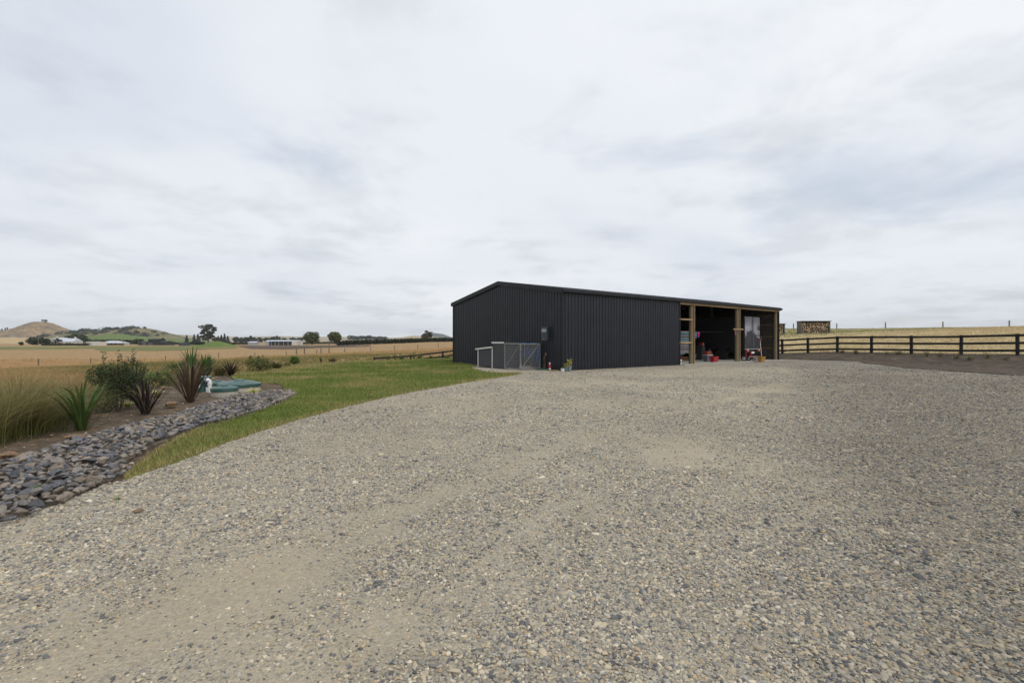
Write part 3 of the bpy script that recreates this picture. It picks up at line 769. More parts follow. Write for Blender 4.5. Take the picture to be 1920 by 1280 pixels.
tub('storage_tub', 'slate grey storage tub with a pale lid under the faded red crate', 'tub', uu, vv, 0.70, 0.40, 0.46, M_SLATE, lid=M_WHITE)
t = crate('slatted_crate', 'faded red slatted crate on top of the slate tub', uu+0.0, vv+0.02, 0.62, 0.36, 0.28, M_DRED, z=0.045+0.50)
t = shed_thing('tool_bundle', 'thin tool handles sticking out of the faded red crate', 'tools', uu+0.45, vv+0.2, 0.56)
for k in range(3): MB().tube([(0,0.04*k-0.05,0),(0.14+0.10*k,0.02*k,0.44-0.03*k)], 0.012, 6).build('tool_handle', M_DGREY, t)
tub('red_crate', 'bright red plastic crate on the floor next to the truck wheel', 'crate', *fl(1339,678.5), 0.62, 0.40, 0.40, M_RED)
# clothes line
def cloth(name, label, u, v, z0, w, h, mt, seed, along='u', cat='cloth', skew=0.0, amp=0.03):
    t = None; n, mm = 14, 16; V = []; 
    for j in range(mm+1):
        for i in range(n+1):
            a = i/n; b = j/mm; wv = amp*math.sin(a*9+seed)*(0.3+b) + amp*0.5*math.sin(a*21+seed*2+b*2)
            x = (a-0.5)*w*(1+0.12*b*math.sin(seed)) + skew*b; V.append((x, wv, -b*h*(1+0.04*math.sin(a*5+seed))))
    F = [(j*(n+1)+i, j*(n+1)+i+1, (j+1)*(n+1)+i+1, (j+1)*(n+1)+i) for j in range(mm) for i in range(n)]
    x, y = from_shed(u, v); o = np_obj(name, V, F, mt, smooth=True); o.location = (x, y, z0)
    o.rotation_euler = (0,0,SA if along == 'u' else SA+math.pi/2)
    md = o.modifiers.new('thickness','SOLIDIFY'); md.thickness = 0.008
    tag(o, label, cat); return o
def stripe_mat():
    m = bpy.data.materials.new('striped_wool'); m.use_nodes = True; t = m.node_tree; N = t.nodes; L = t.links; b = N['Principled BSDF']; b.inputs['Roughness'].default_value = 0.95
    c = N.new('ShaderNodeTexCoord'); s = N.new('ShaderNodeSeparateXYZ'); L.new(c.outputs['Generated'], s.inputs[0])
    r = N.new('ShaderNodeValToRGB'); L.new(s.outputs[2], r.inputs[0]); r.color_ramp.interpolation = 'CONSTANT'; e = r.color_ramp.elements
    G, D, Tn, Pk = (0.17,0.165,0.18), (0.03,0.03,0.038), (0.03,0.15,0.18), (0.20,0.165,0.18)
    st = [(0,Tn),(0.07,G),(0.13,Pk),(0.22,D),(0.27,Pk),(0.33,D),(0.36,G),(0.44,D),(0.48,Pk),(0.53,D),(0.56,G),(0.62,Tn),(0.69,G),(0.74,D),(0.78,G),(0.84,D),(0.87,Tn),(0.93,G)]
    while len(e) < len(st): e.new(0.5)
    for q, (p, cc) in zip(e, st): q.position = p; q.color = (*cc,1)
    L.new(r.outputs[0], b.inputs['Base Color']); return m
M_CLB = mat('blue_cloth', (0.02,0.16,0.30), 0.9, vary=0.15); M_CLP = mat('pink_cloth', (0.42,0.03,0.17), 0.9, vary=0.15)
M_CLG = mat('grey_cloth', (0.20,0.19,0.17), 0.9, vary=0.2); M_CLR = mat('red_cloth', (0.30,0.03,0.03), 0.9, vary=0.15)
VL = 1.0; ZL = 2.27
def line_u(px, v=VL):      # u on the line v=const seen at this bearing
    k = (px-960)/FPX; ax, ay = CX-v*UY, CY+v*UX
    return (k*ay-ax)/(UX-k*UY)
cl = shed_thing('clothes_line', 'thin clothes line strung across the open bay', 'line', OPEN0-0.2, VL, ZL)
MB().tube([(i*0.25, 0, -0.04*math.sin(i/29*math.pi)) for i in range(30)], 0.003, 5).build('cord', M_CLG, cl)
cloth('striped_blanket', 'teal and grey striped blanket hanging from the line beside the pole', line_u(1284.6), VL, ZL, 0.95, 1.62, stripe_mat(), 1.0, cat='blanket', skew=-0.12)
cloth('hanging_cloth', 'beige grey cloth hanging on the line next to the jamb pole', line_u(1302), VL, ZL-0.03, 0.42, 0.30, M_CLG, 2.0)
cloth('hanging_cloth', 'bright blue cloth hanging on the line', line_u(1305.4), VL, ZL-0.03, 0.20, 0.46, M_CLB, 3.2, skew=-0.10)
cloth('hanging_cloth', 'magenta pink cloth hanging on the line', line_u(1310), VL, ZL-0.03, 0.26, 0.38, M_CLP, 4.4, skew=-0.08)
t = shed_thing('peg_rail', 'short timber board fixed across the middle pole', 'board', 17.85, -0.02, 2.46)
MB().box(-0.85,0.55,-0.05,-0.005,-0.05,0.05).build('board', M_SAWN, t)
cloth('hanging_cloth', 'pale blue and red glove cloth hung from the short board', 17.2, -0.09, 2.42, 0.22, 0.40, mat('pale_blue_cloth', (0.13,0.22,0.30), 0.9, col2=(0.30,0.05,0.06), scale=4), 5.5)

# truck
def truck():
    t = shed_thing('box_truck', 'dark box truck parked rear out with a wildlife print on its rear doors', 'truck', 20.35, 0.85)
    w = 2.45; z0, z1 = 0.92, 3.55; L_ = 6.0
    M_BOX = mat('truck_box', (0.016,0.016,0.018), 0.5, vary=0.2)
    MB().box(0,w,0.05,L_,z0,z1).build('cargo_box', M_BOX, t, bevel=0.03)
    def print_mat():
        m = bpy.data.materials.new('door_print'); m.use_nodes = True; q = m.node_tree; N = q.nodes; L = q.links; b = N['Principled BSDF']; b.inputs['Roughness'].default_value = 0.45
        c = N.new('ShaderNodeTexCoord'); n = N.new('ShaderNodeTexNoise'); n.inputs['Scale'].default_value = 0.85; n.inputs['Detail'].default_value = 3; n.inputs['Distortion'].default_value = 1.2
        mp = N.new('ShaderNodeMapping'); mp.inputs[1].default_value = (2.2,0,0.9); L.new(c.outputs['Object'], mp.inputs[0]); L.new(mp.outputs[0], n.inputs['Vector'])
        s = N.new('ShaderNodeSeparateXYZ'); L.new(c.outputs['Object'], s.inputs[0])
        g_ = N.new('ShaderNodeMapRange'); g_.inputs[1].default_value = 1.0; g_.inputs[2].default_value = 3.5; g_.inputs[3].default_value = -0.15; g_.inputs[4].default_value = 0.10; L.new(s.outputs[2], g_.inputs[0])
        a = N.new('ShaderNodeMath'); a.operation = 'ADD'; L.new(n.outputs[0], a.inputs[0]); L.new(g_.outputs[0], a.inputs[1])
        r = N.new('ShaderNodeValToRGB'); L.new(a.outputs[0], r.inputs[0]); e = r.color_ramp.elements; e[0].position = 0.43; e[0].color = (0.03,0.032,0.04,1); e[1].position = 0.49; e[1].color = (0.26,0.26,0.30,1)
        k = e.new(0.7); k.color = (0.34,0.34,0.38,1); L.new(r.outputs[0], b.inputs['Base Color']); return m
    PM = print_mat()
    for k in (0, 1):
        a = 0.06+k*(w/2); d = MB().box(a, a+w/2-0.09, 0.0, 0.045, z0+0.06, z1-0.06).build('rear_door', PM, t, bevel=0.01)
        MB().tube([(w/2-0.12+k*0.24, -0.03, z0+0.08),(w/2-0.12+k*0.24, -0.03, z1-0.08)], 0.016, 6).build('lock_rod', M_GALV, d)
        for zh in (1.2, 1.9, 2.6, 3.3): MB().box(0.01+k*(w-0.1), 0.09+k*(w-0.1), -0.012, -0.001, zh-0.03, zh+0.03).build('hinge', M_GALV, d)
    MB().box(0.0,w,-0.03,0.05,z0-0.06,z0+0.02).build('sill', M_GALV, t)
    MB().box(0.25,w-0.25,0.1,8.0,0.62,0.86).build('chassis', M_BLACK, t)
    MB().box(0.1,w-0.1,-0.02,0.10,0.60,0.72).build('bumper', M_BLACK, t)
    M_TL = mat('tail_red', (0.50,0.03,0.02), 0.25); M_TO = mat('tail_orange', (0.60,0.22,0.04), 0.25)
    for k in (0, 1):
        x = 0.12 if k == 0 else w-0.52
        l = MB().box(x,x+0.14,-0.07,-0.022,0.74,0.85).build('tail_light', M_TL, t); MB().box(x+0.142,x+0.26,-0.07,-0.022,0.74,0.85).build('lens', M_TO, l); MB().box(x+0.262,x+0.36,-0.07,-0.022,0.74,0.85).build('lens', M_WHITE, l)
    MB().box(w-0.16,w-0.04,-0.055,-0.032,0.90,1.03).build('reflector', M_TL, t)
    MB().box(w/2-0.22,w/2+0.22,-0.045,-0.024,0.53,0.68).build('number_plate', M_WHITE, t)
    for v_ in (2.0, 6.7):
        for k in (0, 1):
            x = 0.02 if k == 0 else w-0.02; s_ = 1 if k == 0 else -1
            prof = [(0.30,0),(0.46,0.0),(0.49,0.04),(0.49,0.22),(0.46,0.26),(0.30,0.26)]
            m = MB(); m.lathe(prof, 24); m.v = [(x+s_*z, v_+px_, py_+0.49) for (px_,py_,z) in m.v]; wl_ = m.build('wheel', M_RUB, t, smooth=40)
            m = MB(); m.lathe([(0.05,0.03),(0.12,0.02),(0.16,0.08),(0.28,0.06),(0.31,0.01)], 20); m.v = [(x+s_*z, v_+px_, py_+0.49) for (px_,py_,z) in m.v]; m.build('rim', M_DGREY, wl_, smooth=40)
    for k in (0, 1):
        x = 0.0 if k == 0 else w-0.35; m = MB()
        arc = [(v_c, z_c) for v_c, z_c in [(2.0+0.60*math.cos(a), 0.49+0.60*math.sin(a)) for a in np.linspace(0.1, math.pi-0.1, 9)]]
        n = len(arc); m.v = [(x,a,b) for a,b in arc]+[(x+0.35,a,b) for a,b in arc]; m.f = [(i,i+1,n+i+1,n+i) for i in range(n-1)]; m.build('mudguard', M_BLACK, t)
    cb_ = MB(); cb_.box(0.15,w-0.15,6.15,8.0,0.6,2.7).build('cab', M_BOX, t, bevel=0.12)
    MB().box(0.3,w-0.3,8.001,8.02,1.6,2.4).build('windscreen', mat('dark_glass', (0.02,0.025,0.03), 0.08), t)
truck()
# low trolley
u, v = fl(1404, 676.5)
t = shed_thing('trolley', 'low trolley with red frame and white-rimmed wheels under the truck doors', 'trolley', u+0.1, v)
MB().box(0,1.5,0.05,0.55,0.32,0.37).build('deck', M_RED, t, bevel=0.01); MB().box(-0.01,1.52,0.02,0.04,0.30,0.345).build('edge_trim', M_GALV, t)
for x in (0.05,0.8): MB().box(x,x+0.07,0.3,0.36,0.372,0.70).build('upright', M_RED, t)
for x in (-0.35,0.32,1.1):
    m = MB(); m.lathe([(0.10,0),(0.185,0.0),(0.20,0.03),(0.20,0.08),(0.185,0.11),(0.10,0.11)], 18); m.v = [(x+z, 0.25+a, b+0.20) for (a,b,z) in m.v]; q = m.build('wheel', M_RUB, t, smooth=40)
    m = MB(); m.lathe([(0.02,-0.004),(0.125,-0.004),(0.125,0.115),(0.02,0.115)], 16); m.v = [(x+z, 0.25+a, b+0.20) for (a,b,z) in m.v]; m.build('rim', M_WHITE, q, smooth=40)
MB().box(-0.36,1.2,0.22,0.28,0.18,0.32).build('axle_frame', M_BLACK, t)
MB().tube([(0.75,-0.02,0.02),(0.68,0.05,0.30)], 0.03, 6).build('stand', M_SAWN, t)
M_BASK = mat('yellow_basket', (0.34,0.18,0.035), 0.7, vary=0.3, scale=9, bump=0.4)
tub('yellow_basket', 'mustard yellow basket standing by the end wall', 'basket', *fl(1428,678), 0.62, 0.34, 0.38, M_BASK)
u, v = fl(1430.5, 677.5)
t = shed_thing('shovel', 'long white-handled shovel with an orange grip leaning in the yellow basket', 'shovel', u+0.15, v+0.15, 0.10)
MB().tube([(0,0,0.0),(0.26,0.25,1.45)], 0.018, 8).build('shaft', M_WHITE, t, smooth=40)
m = MB(); m.tube([(0.26,0.25,1.45),(0.18,0.25,1.55),(0.18,0.25,1.64),(0.40,0.25,1.64),(0.40,0.25,1.55),(0.27,0.25,1.46)], 0.022, 6); m.build('grip', mat('orange_grip', (0.40,0.10,0.03), 0.6), t, smooth=50)
MB().box(-0.10,0.10,-0.03,-0.005,0.0,0.2).build('blade', M_GALV, t)
t = shed_thing('wire_coil', 'coil of thin wire hung on the end wall girt', 'wire', LEN-0.16, 1.5, 1.95)
for k in range(5):
    rr_ = 0.20+0.02*k; MB().tube([(-0.02*k, rr_*math.cos(a)+0.02*k, -0.12+rr_*math.sin(a)) for a in np.linspace(0, 2*math.pi, 19)], 0.006, 5, cap=False).build('loop', M_GALV, t)

# kennels and dog run in front of the gable
M_PANEL = mat('kennel_panel', (0.050,0.050,0.055), 0.6, vary=0.12, scale=2)
M_TRIM = mat('white_trim', (0.66,0.66,0.64), 0.55, vary=0.06)
UK = -1.55
t = shed_thing('low_kennel', 'low charcoal dog kennel with white trim and sloping white roof edge', 'kennel', UK, 4.30, 0)
ht = [1.20, 1.06]
MB().add([(0,0,0.05),(1.3,0,0.05),(1.3,1.6,0.05),(0,1.6,0.05),(0,0,1.17),(1.3,0,1.17),(1.3,1.6,1.05),(0,1.6,1.05)], [(0,3,2,1),(4,5,6,7),(0,1,5,4),(1,2,6,5),(2,3,7,6),(3,0,4,7)]).build('wall', M_PANEL, t)
for k in range(1, 7): MB().box(-0.006,-0.001,k*0.228-0.004,k*0.228+0.004,0.06,1.03).build('batten', M_PANEL, t)
for y in (-0.01, 1.53): MB().box(-0.03,-0.007,y,y+0.08,0.0,1.05+(1.53-y)/1.6*0.12).build('corner_trim', M_TRIM, t)
MB().add([(-0.10,-0.03,1.175),(1.4,-0.03,1.175),(1.4,1.78,1.04),(-0.10,1.78,1.04),(-0.10,-0.03,1.26),(1.4,-0.03,1.26),(1.4,1.78,1.125),(-0.10,1.78,1.125)], [(0,3,2,1),(4,5,6,7),(0,1,5,4),(1,2,6,5),(2,3,7,6),(3,0,4,7)]).build('roof', M_TRIM, t)
t = shed_thing('tall_kennel', 'taller dark ribbed kennel box with a flat white roof edge', 'kennel', UK, 3.13, 0)
m = MB(); pr = ribbed(0, 1.12); pr = [(a, o*0.4) for a, o in pr]; n = len(pr)
m.add([(-o-0.005, a, 0.03) for a, o in pr]+[(-o-0.005, a, 1.44) for a, o in pr], [(i,i+1,n+i+1,n+i) for i in range(n-1)]); m.build('front_cladding', M_PANEL, t)
MB().box(0,1.3,0.0,1.12,0.02,1.44).build('wall', M_PANEL, t)
rf_ = MB().box(-0.06,1.38,-0.04,1.16,1.442,1.51).build('roof', M_PANEL, t); MB().box(-0.09,-0.063,-0.04,1.16,1.435,1.525).build('fascia', M_TRIM, rf_)
def chain(w, h, fpos, parent, pitch=0.075):
    m = MB(); k = -h
    while k < w:
        for s_ in (1, -1):
            a0 = max(k, 0); a1 = min(k+h, w)
            if a1-a0 < 0.02: continue
            z0, z1 = (a0-k, a1-k) if s_ == 1 else (h-(a0-k), h-(a1-k))
            m.tube([fpos(a0, z0, 0.003*s_), fpos(a1, z1, 0.003*s_)], 0.0032, 4, cap=False)
        k += pitch
    o = m.build('chain_link', M_GALV, parent); o['kind'] = 'stuff'
t = shed_thing('dog_run', 'galvanised chain-link dog run beside the kennels with a gate', 'dog run', UK, 1.66, 0)
H = 1.42
def bar(name, a, b, r=0.022): return MB().tube([a, b], r, 8).build(name, M_GALV, t, smooth=50)
for (a, b) in ((0,0),(0,1.44),(1.38,0),(1.38,1.44)): bar('post', (a,b,0.0), (a,b,H+0.03))
for z in (0.07, H):
    bar('rail', (0,0.03,z), (0,1.42,z)); bar('rail', (1.38,0.03,z), (1.38,1.42,z))
bar('rail', (0.03,1.44,H), (1.35,1.44,H))
bar('brace', (0,1.40,0.09), (0,0.05,H-0.03), 0.016)
gtf = MB(); gtf.tube([(0.06,-0.01,0.10),(1.30,-0.01,0.10),(1.30,-0.01,H-0.02),(0.06,-0.01,H-0.02),(0.06,-0.01,0.10)], 0.024, 8, cap=False)
gate = gtf.build('gate', M_GALV, t); MB().tube([(0.08,-0.015,0.12),(1.28,-0.015,H-0.04)], 0.011, 6).build('gate_brace', M_GALV, gate)
MB().box(0.0,0.10,-0.06,-0.036,0.96,1.08).build('latch', mat('rust', (0.16,0.075,0.035), 0.8, vary=0.3), gate)
chain(1.44, H-0.07, lambda s,z,e: (e, s, z+0.07), t); chain(1.22, H-0.13, lambda s,z,e: (0.07+s, -0.01+e, z+0.11), t)
chain(1.44, H-0.07, lambda s,z,e: (1.38+e, s, z+0.07), t); chain(1.36, 1.42, lambda s,z,e: (s, z, H+0.02+e), t, 0.15)
x, y = from_shed(UK+0.9, 1.9); t = thing('blue_rope', 'blue rope and tape tied round the dog run gate', 'rope', (x, y, 0), SA)
M_BLUE = mat('blue_rope', (0.03,0.11,0.33), 0.7, vary=0.3, scale=20)
for k in range(5):
    z = 0.72+0.10*k; MB().tube([(-0.72+i*0.12+0.02*math.sin(i), 0.06+0.3*math.sin(i*0.9+k), z+0.025*math.sin(i*1.9+k)) for i in range(10)], 0.012, 5).build('strand', M_BLUE, t)
MB().tube([(0.30,-0.30,1.30),(0.24,-0.33,0.85),(0.16,-0.34,0.62),(0.10,-0.34,0.42)], [0.015,0.03,0.035,0.015], 6).build('tail', M_BLUE, t)
MB().tube([(-0.85+0.12*i, -0.2+0.02*math.sin(i*2), 1.455+0.01*math.sin(i)) for i in range(11)], 0.014, 5).build('strand', M_BLUE, t)
x, y = from_shed(UK+0.35, 1.95); t = thing('water_trough', 'small grey concrete trough inside the dog run', 'trough', (x, y, 0), SA)
m = MB(); m.frus(0,0.62,0,0.34,0,0.22,0.03); m.build('basin', mat('old_concrete', (0.22,0.20,0.175), 0.9, vary=0.2, scale=6), t); MB().box(0.04,0.58,0.04,0.30,0.221,0.224).build('water', mat('trough_water', (0.05,0.055,0.05), 0.1), t)
t = shed_thing('timber_sill', 'weathered timber sleeper along the foot of the dog run', 'sleeper', UK-0.06, 1.60, 0); MB().box(0,1.5,-0.06,0.02,-0.03,0.05).build('beam', MATS['old_concrete'], t)
# meter box on the gable
t = shed_thing('meter_box', 'charcoal electricity meter box with a window panel on the gable wall', 'meter box', 0, 0.93, 1.60)
MB().box(-0.26,-0.036,0,0.56,0,0.76).build('case', mat('meter_case', (0.030,0.034,0.042), 0.45, vary=0.1), t, bevel=0.01)
d = MB().box(-0.275,-0.262,0.02,0.54,0.03,0.73).build('door', MATS['meter_case'], t, bevel=0.004)
MB().box(-0.280,-0.276,0.08,0.47,0.46,0.63).build('window', mat('meter_window', (0.26,0.32,0.33), 0.2, vary=0.5, scale=9), d)
MB().box(-0.285,-0.276,0.25,0.33,0.05,0.085).build('lock', M_GALV, d)
# tap and hose, canister, boards
t = shed_thing('garden_tap', 'standpipe with a brass garden tap at the gable wall', 'tap', -0.14, 1.28, 0)
MB().tube([(0,0,-0.02),(0,0,0.82)], 0.017, 8).build('pipe', mat('copper_pipe', (0.22,0.085,0.05), 0.5, metal=0.4, vary=0.2), t); MB().tube([(0,-0.02,0.82),(-0.02,-0.05,0.88),(-0.06,-0.16,0.87),(-0.07,-0.19,0.80)], 0.018, 8).build('tap', mat('brass', (0.36,0.26,0.10), 0.4, metal=0.6), t, smooth=50)
MB().tube([(-0.05,-0.10,0.90),(-0.05,-0.10,0.94)], 0.035, 10).build('handle', MATS['brass'], t)
MB().tube([(-0.02,-0.06,0.86),(-0.06,0.04,0.62),(-0.04,0.03,0.2),(-0.10,0.0,0.03)], 0.009, 6).build('hose_end', M_GALV, t)
m = MB(); m.tube([(-0.25+0.25*math.cos(a)*(1+0.15*math.sin(3*a)), 0.45*math.sin(a), 0.03+0.004*a) for a in np.linspace(0, 14, 60)], 0.012, 6)
o = m.build('garden_hose', mat('green_hose', (0.03,0.10,0.07), 0.5, vary=0.2), smooth=60); x, y = from_shed(-0.35, 0.95); o.location = (x, y, 0); o.rotation_euler.z = SA; tag(o, 'dark green garden hose coiled on the ground below the tap', 'hose')
x, y = from_shed(-0.28, 0.72); t = thing('canister', 'red and white spray canister standing against the gable', 'canister', (x, y, 0.0))
MB().lathe([(0.055,0.0),(0.06,0.02),(0.06,0.30),(0.04,0.34)], 16).build('body', M_RED, t, smooth=40); MB().lathe([(0.061,0.03),(0.0615,0.12)], 16).build('label_band', M_WHITE, t, smooth=40); MB().lathe([(0.035,0.341),(0.035,0.40),(0.02,0.42)], 12).build('cap', M_WHITE, t, smooth=40)
t = shed_thing('timber_offcut', 'short pale timber board lying at the foot of the gable', 'board', -0.45, 0.05, 0.0); MB().box(0,0.14,0,0.75,0.0,0.045).build('plank', M_SAWN, t)

def leafcloud(n, cen, rad, size, col, colvar=0.3, flat=0.0, aspect=1.6, shell=0.0):
    d = RNG.normal(0, 1, (n,3)); d /= np.linalg.norm(d, axis=1)[:,None]
    r = RNG.random(n)**(1/3) if shell == 0 else (shell+(1-shell)*RNG.random(n))
    p = np.asarray(cen)+d*r[:,None]*np.asarray(rad)
    a = RNG.normal(0,1,(n,3)); a /= np.linalg.norm(a,axis=1)[:,None]
    b = np.cross(a, RNG.normal(0,1,(n,3))); b /= np.linalg.norm(b,axis=1)[:,None]
    s = size*RNG.uniform(0.6,1.3,(n,1))
    V = np.stack([p-a*s*aspect*0.5, p+b*s*0.5, p+a*s*aspect*0.5, p-b*s*0.5], 1)
    c = np.asarray(col)*RNG.uniform(1-colvar,1+colvar,(n,1))*RNG.uniform(0.92,1.08,(n,3))
    return V, np.repeat(c[:,None,:], 4, 1)
def quads_obj(name, parts, mt, parent=None):
    V = np.concatenate([p[0] for p in parts]); C = np.concatenate([p[1] for p in parts]); n = len(V)
    return np_obj(name, V.reshape(-1,3), np.arange(n*4).reshape(-1,4), mt, parent, C.reshape(-1,3))
M_BARK = mat('bark', (0.10,0.075,0.055), 0.9, vary=0.3, scale=3, bump=0.4)

M_POT1 = mat('grey_pot', (0.22,0.23,0.24), 0.7, vary=0.15); M_POT2 = mat('teal_pot', (0.10,0.17,0.19), 0.6, vary=0.15)
def potplant(label, px, py, r, h, mt, n=40, col=(0.16,0.19,0.04), top=0.22, square=False):
    x, y, _ = P(px, py); t = thing('potted_plant', label, 'potted plant', (x, y, 0), SA)
    if square: MB().frus(-r,r,-r,r,0,h,0.02).build('pot', mt, t, bevel=0.005)
    else: MB().lathe([(r*0.75,0),(r,h*0.85),(r*1.08,h*0.86),(r*1.08,h),(r*0.9,h),(r*0.85,h*0.9)], 16).build('pot', mt, t, smooth=40)
    if n:
        quads_obj('foliage', [leafcloud(n, (0,0,h+top*0.45), (r*1.1,r*1.1,top*0.6), 0.07, col)], M_LEAF, t)
        MB().tube([(0,0,h*0.8),(0.02,0,h+top*0.5)], 0.006, 5).build('stem', M_BARK, t)
potplant('white square planter at the shed corner', 1055.5, 696.5, 0.085, 0.16, M_WHITE, 14, square=True, top=0.1)
potplant('teal pot with yellow-green leaves by the shed corner', 1061, 696.5, 0.10, 0.22, M_POT2, 60, (0.28,0.27,0.05))
potplant('tall grey pot with a leggy yellow plant by the long wall', 1067.5, 696, 0.12, 0.30, M_POT1, 40, (0.30,0.27,0.05), 0.3)
x, y, _ = P(1070, 695); t = thing('young_sapling', 'leggy sapling with yellowing leaves against the shed corner', 'plant', (x, y, 0))
MB().tube([(0,0,0),(0.02,0,0.3),(0.0,0,0.62)], [0.008,0.006,0.004], 5).build('stem', M_BARK, t); quads_obj('foliage', [leafcloud(26, (0.0,0,0.56), (0.09,0.09,0.12), 0.06, (0.26,0.21,0.05))], M_LEAF, t)

# ------------------------------------------------------------------ black rail fences
M_BLK = mat('black_stained_timber', (0.0075,0.007,0.0068), 0.75, vary=0.3, scale=3, bump=0.3, rnd=0.25)
def rail_fence(label, pts, hgt, nr, post_w=0.16, zoff=None):
    t = thing('rail_fence', label, 'fence', (pts[0][0], pts[0][1], 0))
    o = np.array(pts[0]); zs = [T1(*p) if zoff is None else zoff(*p) for p in pts]
    n = len(pts)
    for i, p in enumerate(pts):
        a = pts[max(i-1,0)]; b = pts[min(i+1,n-1)]; ang = math.atan2(b[1]-a[1], b[0]-a[0])
        q = MB().box(-post_w/2,post_w/2,-post_w/2,post_w/2,-0.3,hgt+0.06).build('post', M_BLK, t, bevel=0.012)
        q.location = (p[0]-o[0], p[1]-o[1], zs[i]); q.rotation_euler = (random.uniform(-.02,.02), random.uniform(-.02,.02), ang)
    for i in range(n-1):
        A = Vector((pts[i][0]-o[0], pts[i][1]-o[1], zs[i])); B = Vector((pts[i+1][0]-o[0], pts[i+1][1]-o[1], zs[i+1])); d = B-A; L_ = d.length
        nv = Vector((d.y,-d.x,0)).normalized()*(post_w/2+0.022)
        if nv.y > 0: nv = -nv
        for k in range(nr):
            z = hgt*(0.96-k*(0.36 if nr == 3 else 0.42)); m = MB().box(0.008,L_-0.008,-0.02,0.02,-0.075,0.075)
            q = m.build('rail', M_BLK, t); q.location = A+nv+Vector((0,0,z+random.uniform(-.012,.012)))
            q.rotation_euler = (0, -math.asin(d.z/L_), math.atan2(d.y, d.x))
rail_fence('black three-rail timber fence on the soil bank below the dry paddock', [tuple(fence_at(q)) for q in (1425,1467,1515,1570,1634,1709,1802,1908,2045)], 1.30, 3)
nf = [(-12.6,43.4),(-9.7,45.4),(-6.9,47.2),(-4.2,49.0),(-1.5,50.8)]
rail_fence('low black rail fence dipping behind the lawn crest beside the shed', nf, 1.15, 3, 0.15)

# ------------------------------------------------------------------ wire fences
M_OLDPOST = mat('weathered_post', (0.17,0.14,0.11), 0.9, vary=0.3, scale=6, bump=0.4, rnd=0.2)
def wire_fence(label, spec, wires=(0.3,0.55,0.8)):
    p0 = spec[0][0]; t = thing('wire_fence', label, 'fence', (p0[0], p0[1], 0)); q = []
    for (p, h, r) in spec:
        lx, ly = random.uniform(-.03,.03), random.uniform(-.03,.03)
        m = MB().tube([(p[0]-p0[0], p[1]-p0[1], p[2]-0.4),(p[0]-p0[0]+lx, p[1]-p0[1]+ly, p[2]+h)], [r, r*0.92], 8); m.build('post', M_OLDPOST, t, smooth=50)
    for wz in wires:
        MB().tube([(p[0]-p0[0], p[1]-p0[1], p[2]+min(wz, h-0.05)) for (p,h,r) in spec], 0.004, 4).build('wire', M_GALV, t)
ws = [(-260,60,1.1,.07),(-90,63,1.1,.07),(72,67,1.15,.08),(170,70,1.0,.07),(240,72,1.0,.07),(310,75,1.0,.07),(410,78,1.15,.08),(478,81,1.0,.07),(537,84,1.05,.07),(556,85,1.75,.11),(571,84,1.75,.11),(594,86,1.05,.07),(602,86,1.75,.10),(617,86,1.85,.12),(646,88,1.05,.07),(695,89,1.05,.07),(740,90,1.1,.07),(783,90,1.1,.07),(822,91,1.1,.07),(870,92,1.1,.07)]
wire_fence('weathered post and wire fence across the dry field beyond the garden', [(at(px, Y), h, r) for px, Y, h, r in ws])
def crest(px):
    ys = np.arange(60, 118, 0.5); el = (T((px-960)/FPX*ys, ys)+0.15-CAM_Z)/ys; return float(ys[int(np.argmax(el))])
wire_fence('post and wire fence on the skyline of the rising paddock', [(at(px, crest(px)), h, .085) for px, h in ((1420,0.95),(1488,0.95),(1569,1.0),(1660,1.0),(1768,0.95),(1892,0.85),(2040,0.85))])

# ------------------------------------------------------------------ firewood racks
M_LOGEND = mat('log_end', (0.36,0.26,0.17), 0.85, vary=0.3, scale=12, rnd=0.7); M_LOGBARK = M_BARK
def wood_rack(label, px0, px1, Y, h):
    x0 = (px0-960)/FPX*Y; x1 = (px1-960)/FPX*Y; w = x1-x0; z = min(T1(x0,Y), T1(x1,Y))
    t = thing('firewood_rack', label, 'firewood rack', (x0, Y, z)); D = 0.9
    M_RK = mat('rack_timber', (0.12,0.115,0.105), 0.85, vary=0.25)
    for x in (0, w-0.12): MB().box(x,x+0.12,0,D,0.0,h).build('side', M_RK, t)
    MB().box(0.12,w-0.12,0,D,0.02,0.12).build('floor', M_RK, t)
    MB().box(-0.08,w+0.08,-0.12,D+0.1,h+0.002,h+0.07).build('roof', mat('rack_roof', (0.035,0.037,0.04), 0.6, vary=0.2), t)
    MB().box(0.12,w-0.12,D-0.03,D,0.12,h).build('back', M_BLK, t)
    r = 0.10; logs = []; row = 0; zc = 0.12+r
    while zc < h-r*0.9:
        xc = 0.12+r+(row % 2)*r
        while xc < w-0.12-r*0.9:
            logs.append((xc+random.uniform(-.02,.02), zc+random.uniform(-.02,.02))); xc += r*2*random.uniform(0.92,1.06)
        zc += r*1.72; row += 1
    random.shuffle(logs)
    base = []
    for k in range(5):
        m = MB(); nn = random.choice((5,6,7)); pr = [(r*random.uniform(.6,1.02)*math.cos(2*math.pi*i/nn), r*random.uniform(.6,1.02)*math.sin(2*math.pi*i/nn)) for i in range(nn)]
        m.v = [(a,0,b) for a,b in pr]+[(a,0.6,b) for a,b in pr]; m.f = [tuple(range(nn)), tuple(range(2*nn-1,nn-1,-1))]+[(i,nn+i,nn+(i+1)%nn,(i+1)%nn) for i in range(nn)]
        me = m.mesh('log', M_LOGEND); me.materials.append(M_LOGBARK)
        for q in me.polygons: q.material_index = 0 if abs(q.normal.y) > 0.9 else 1
        base.append(me)
    for k, (a, b) in enumerate(logs[:300]):
        o = link(bpy.data.objects.new('log', base[k % 5]), t); o.location = (a, 0.06+random.uniform(-.05,.07), b); o.rotation_euler = (0, random.uniform(0,6), 0)
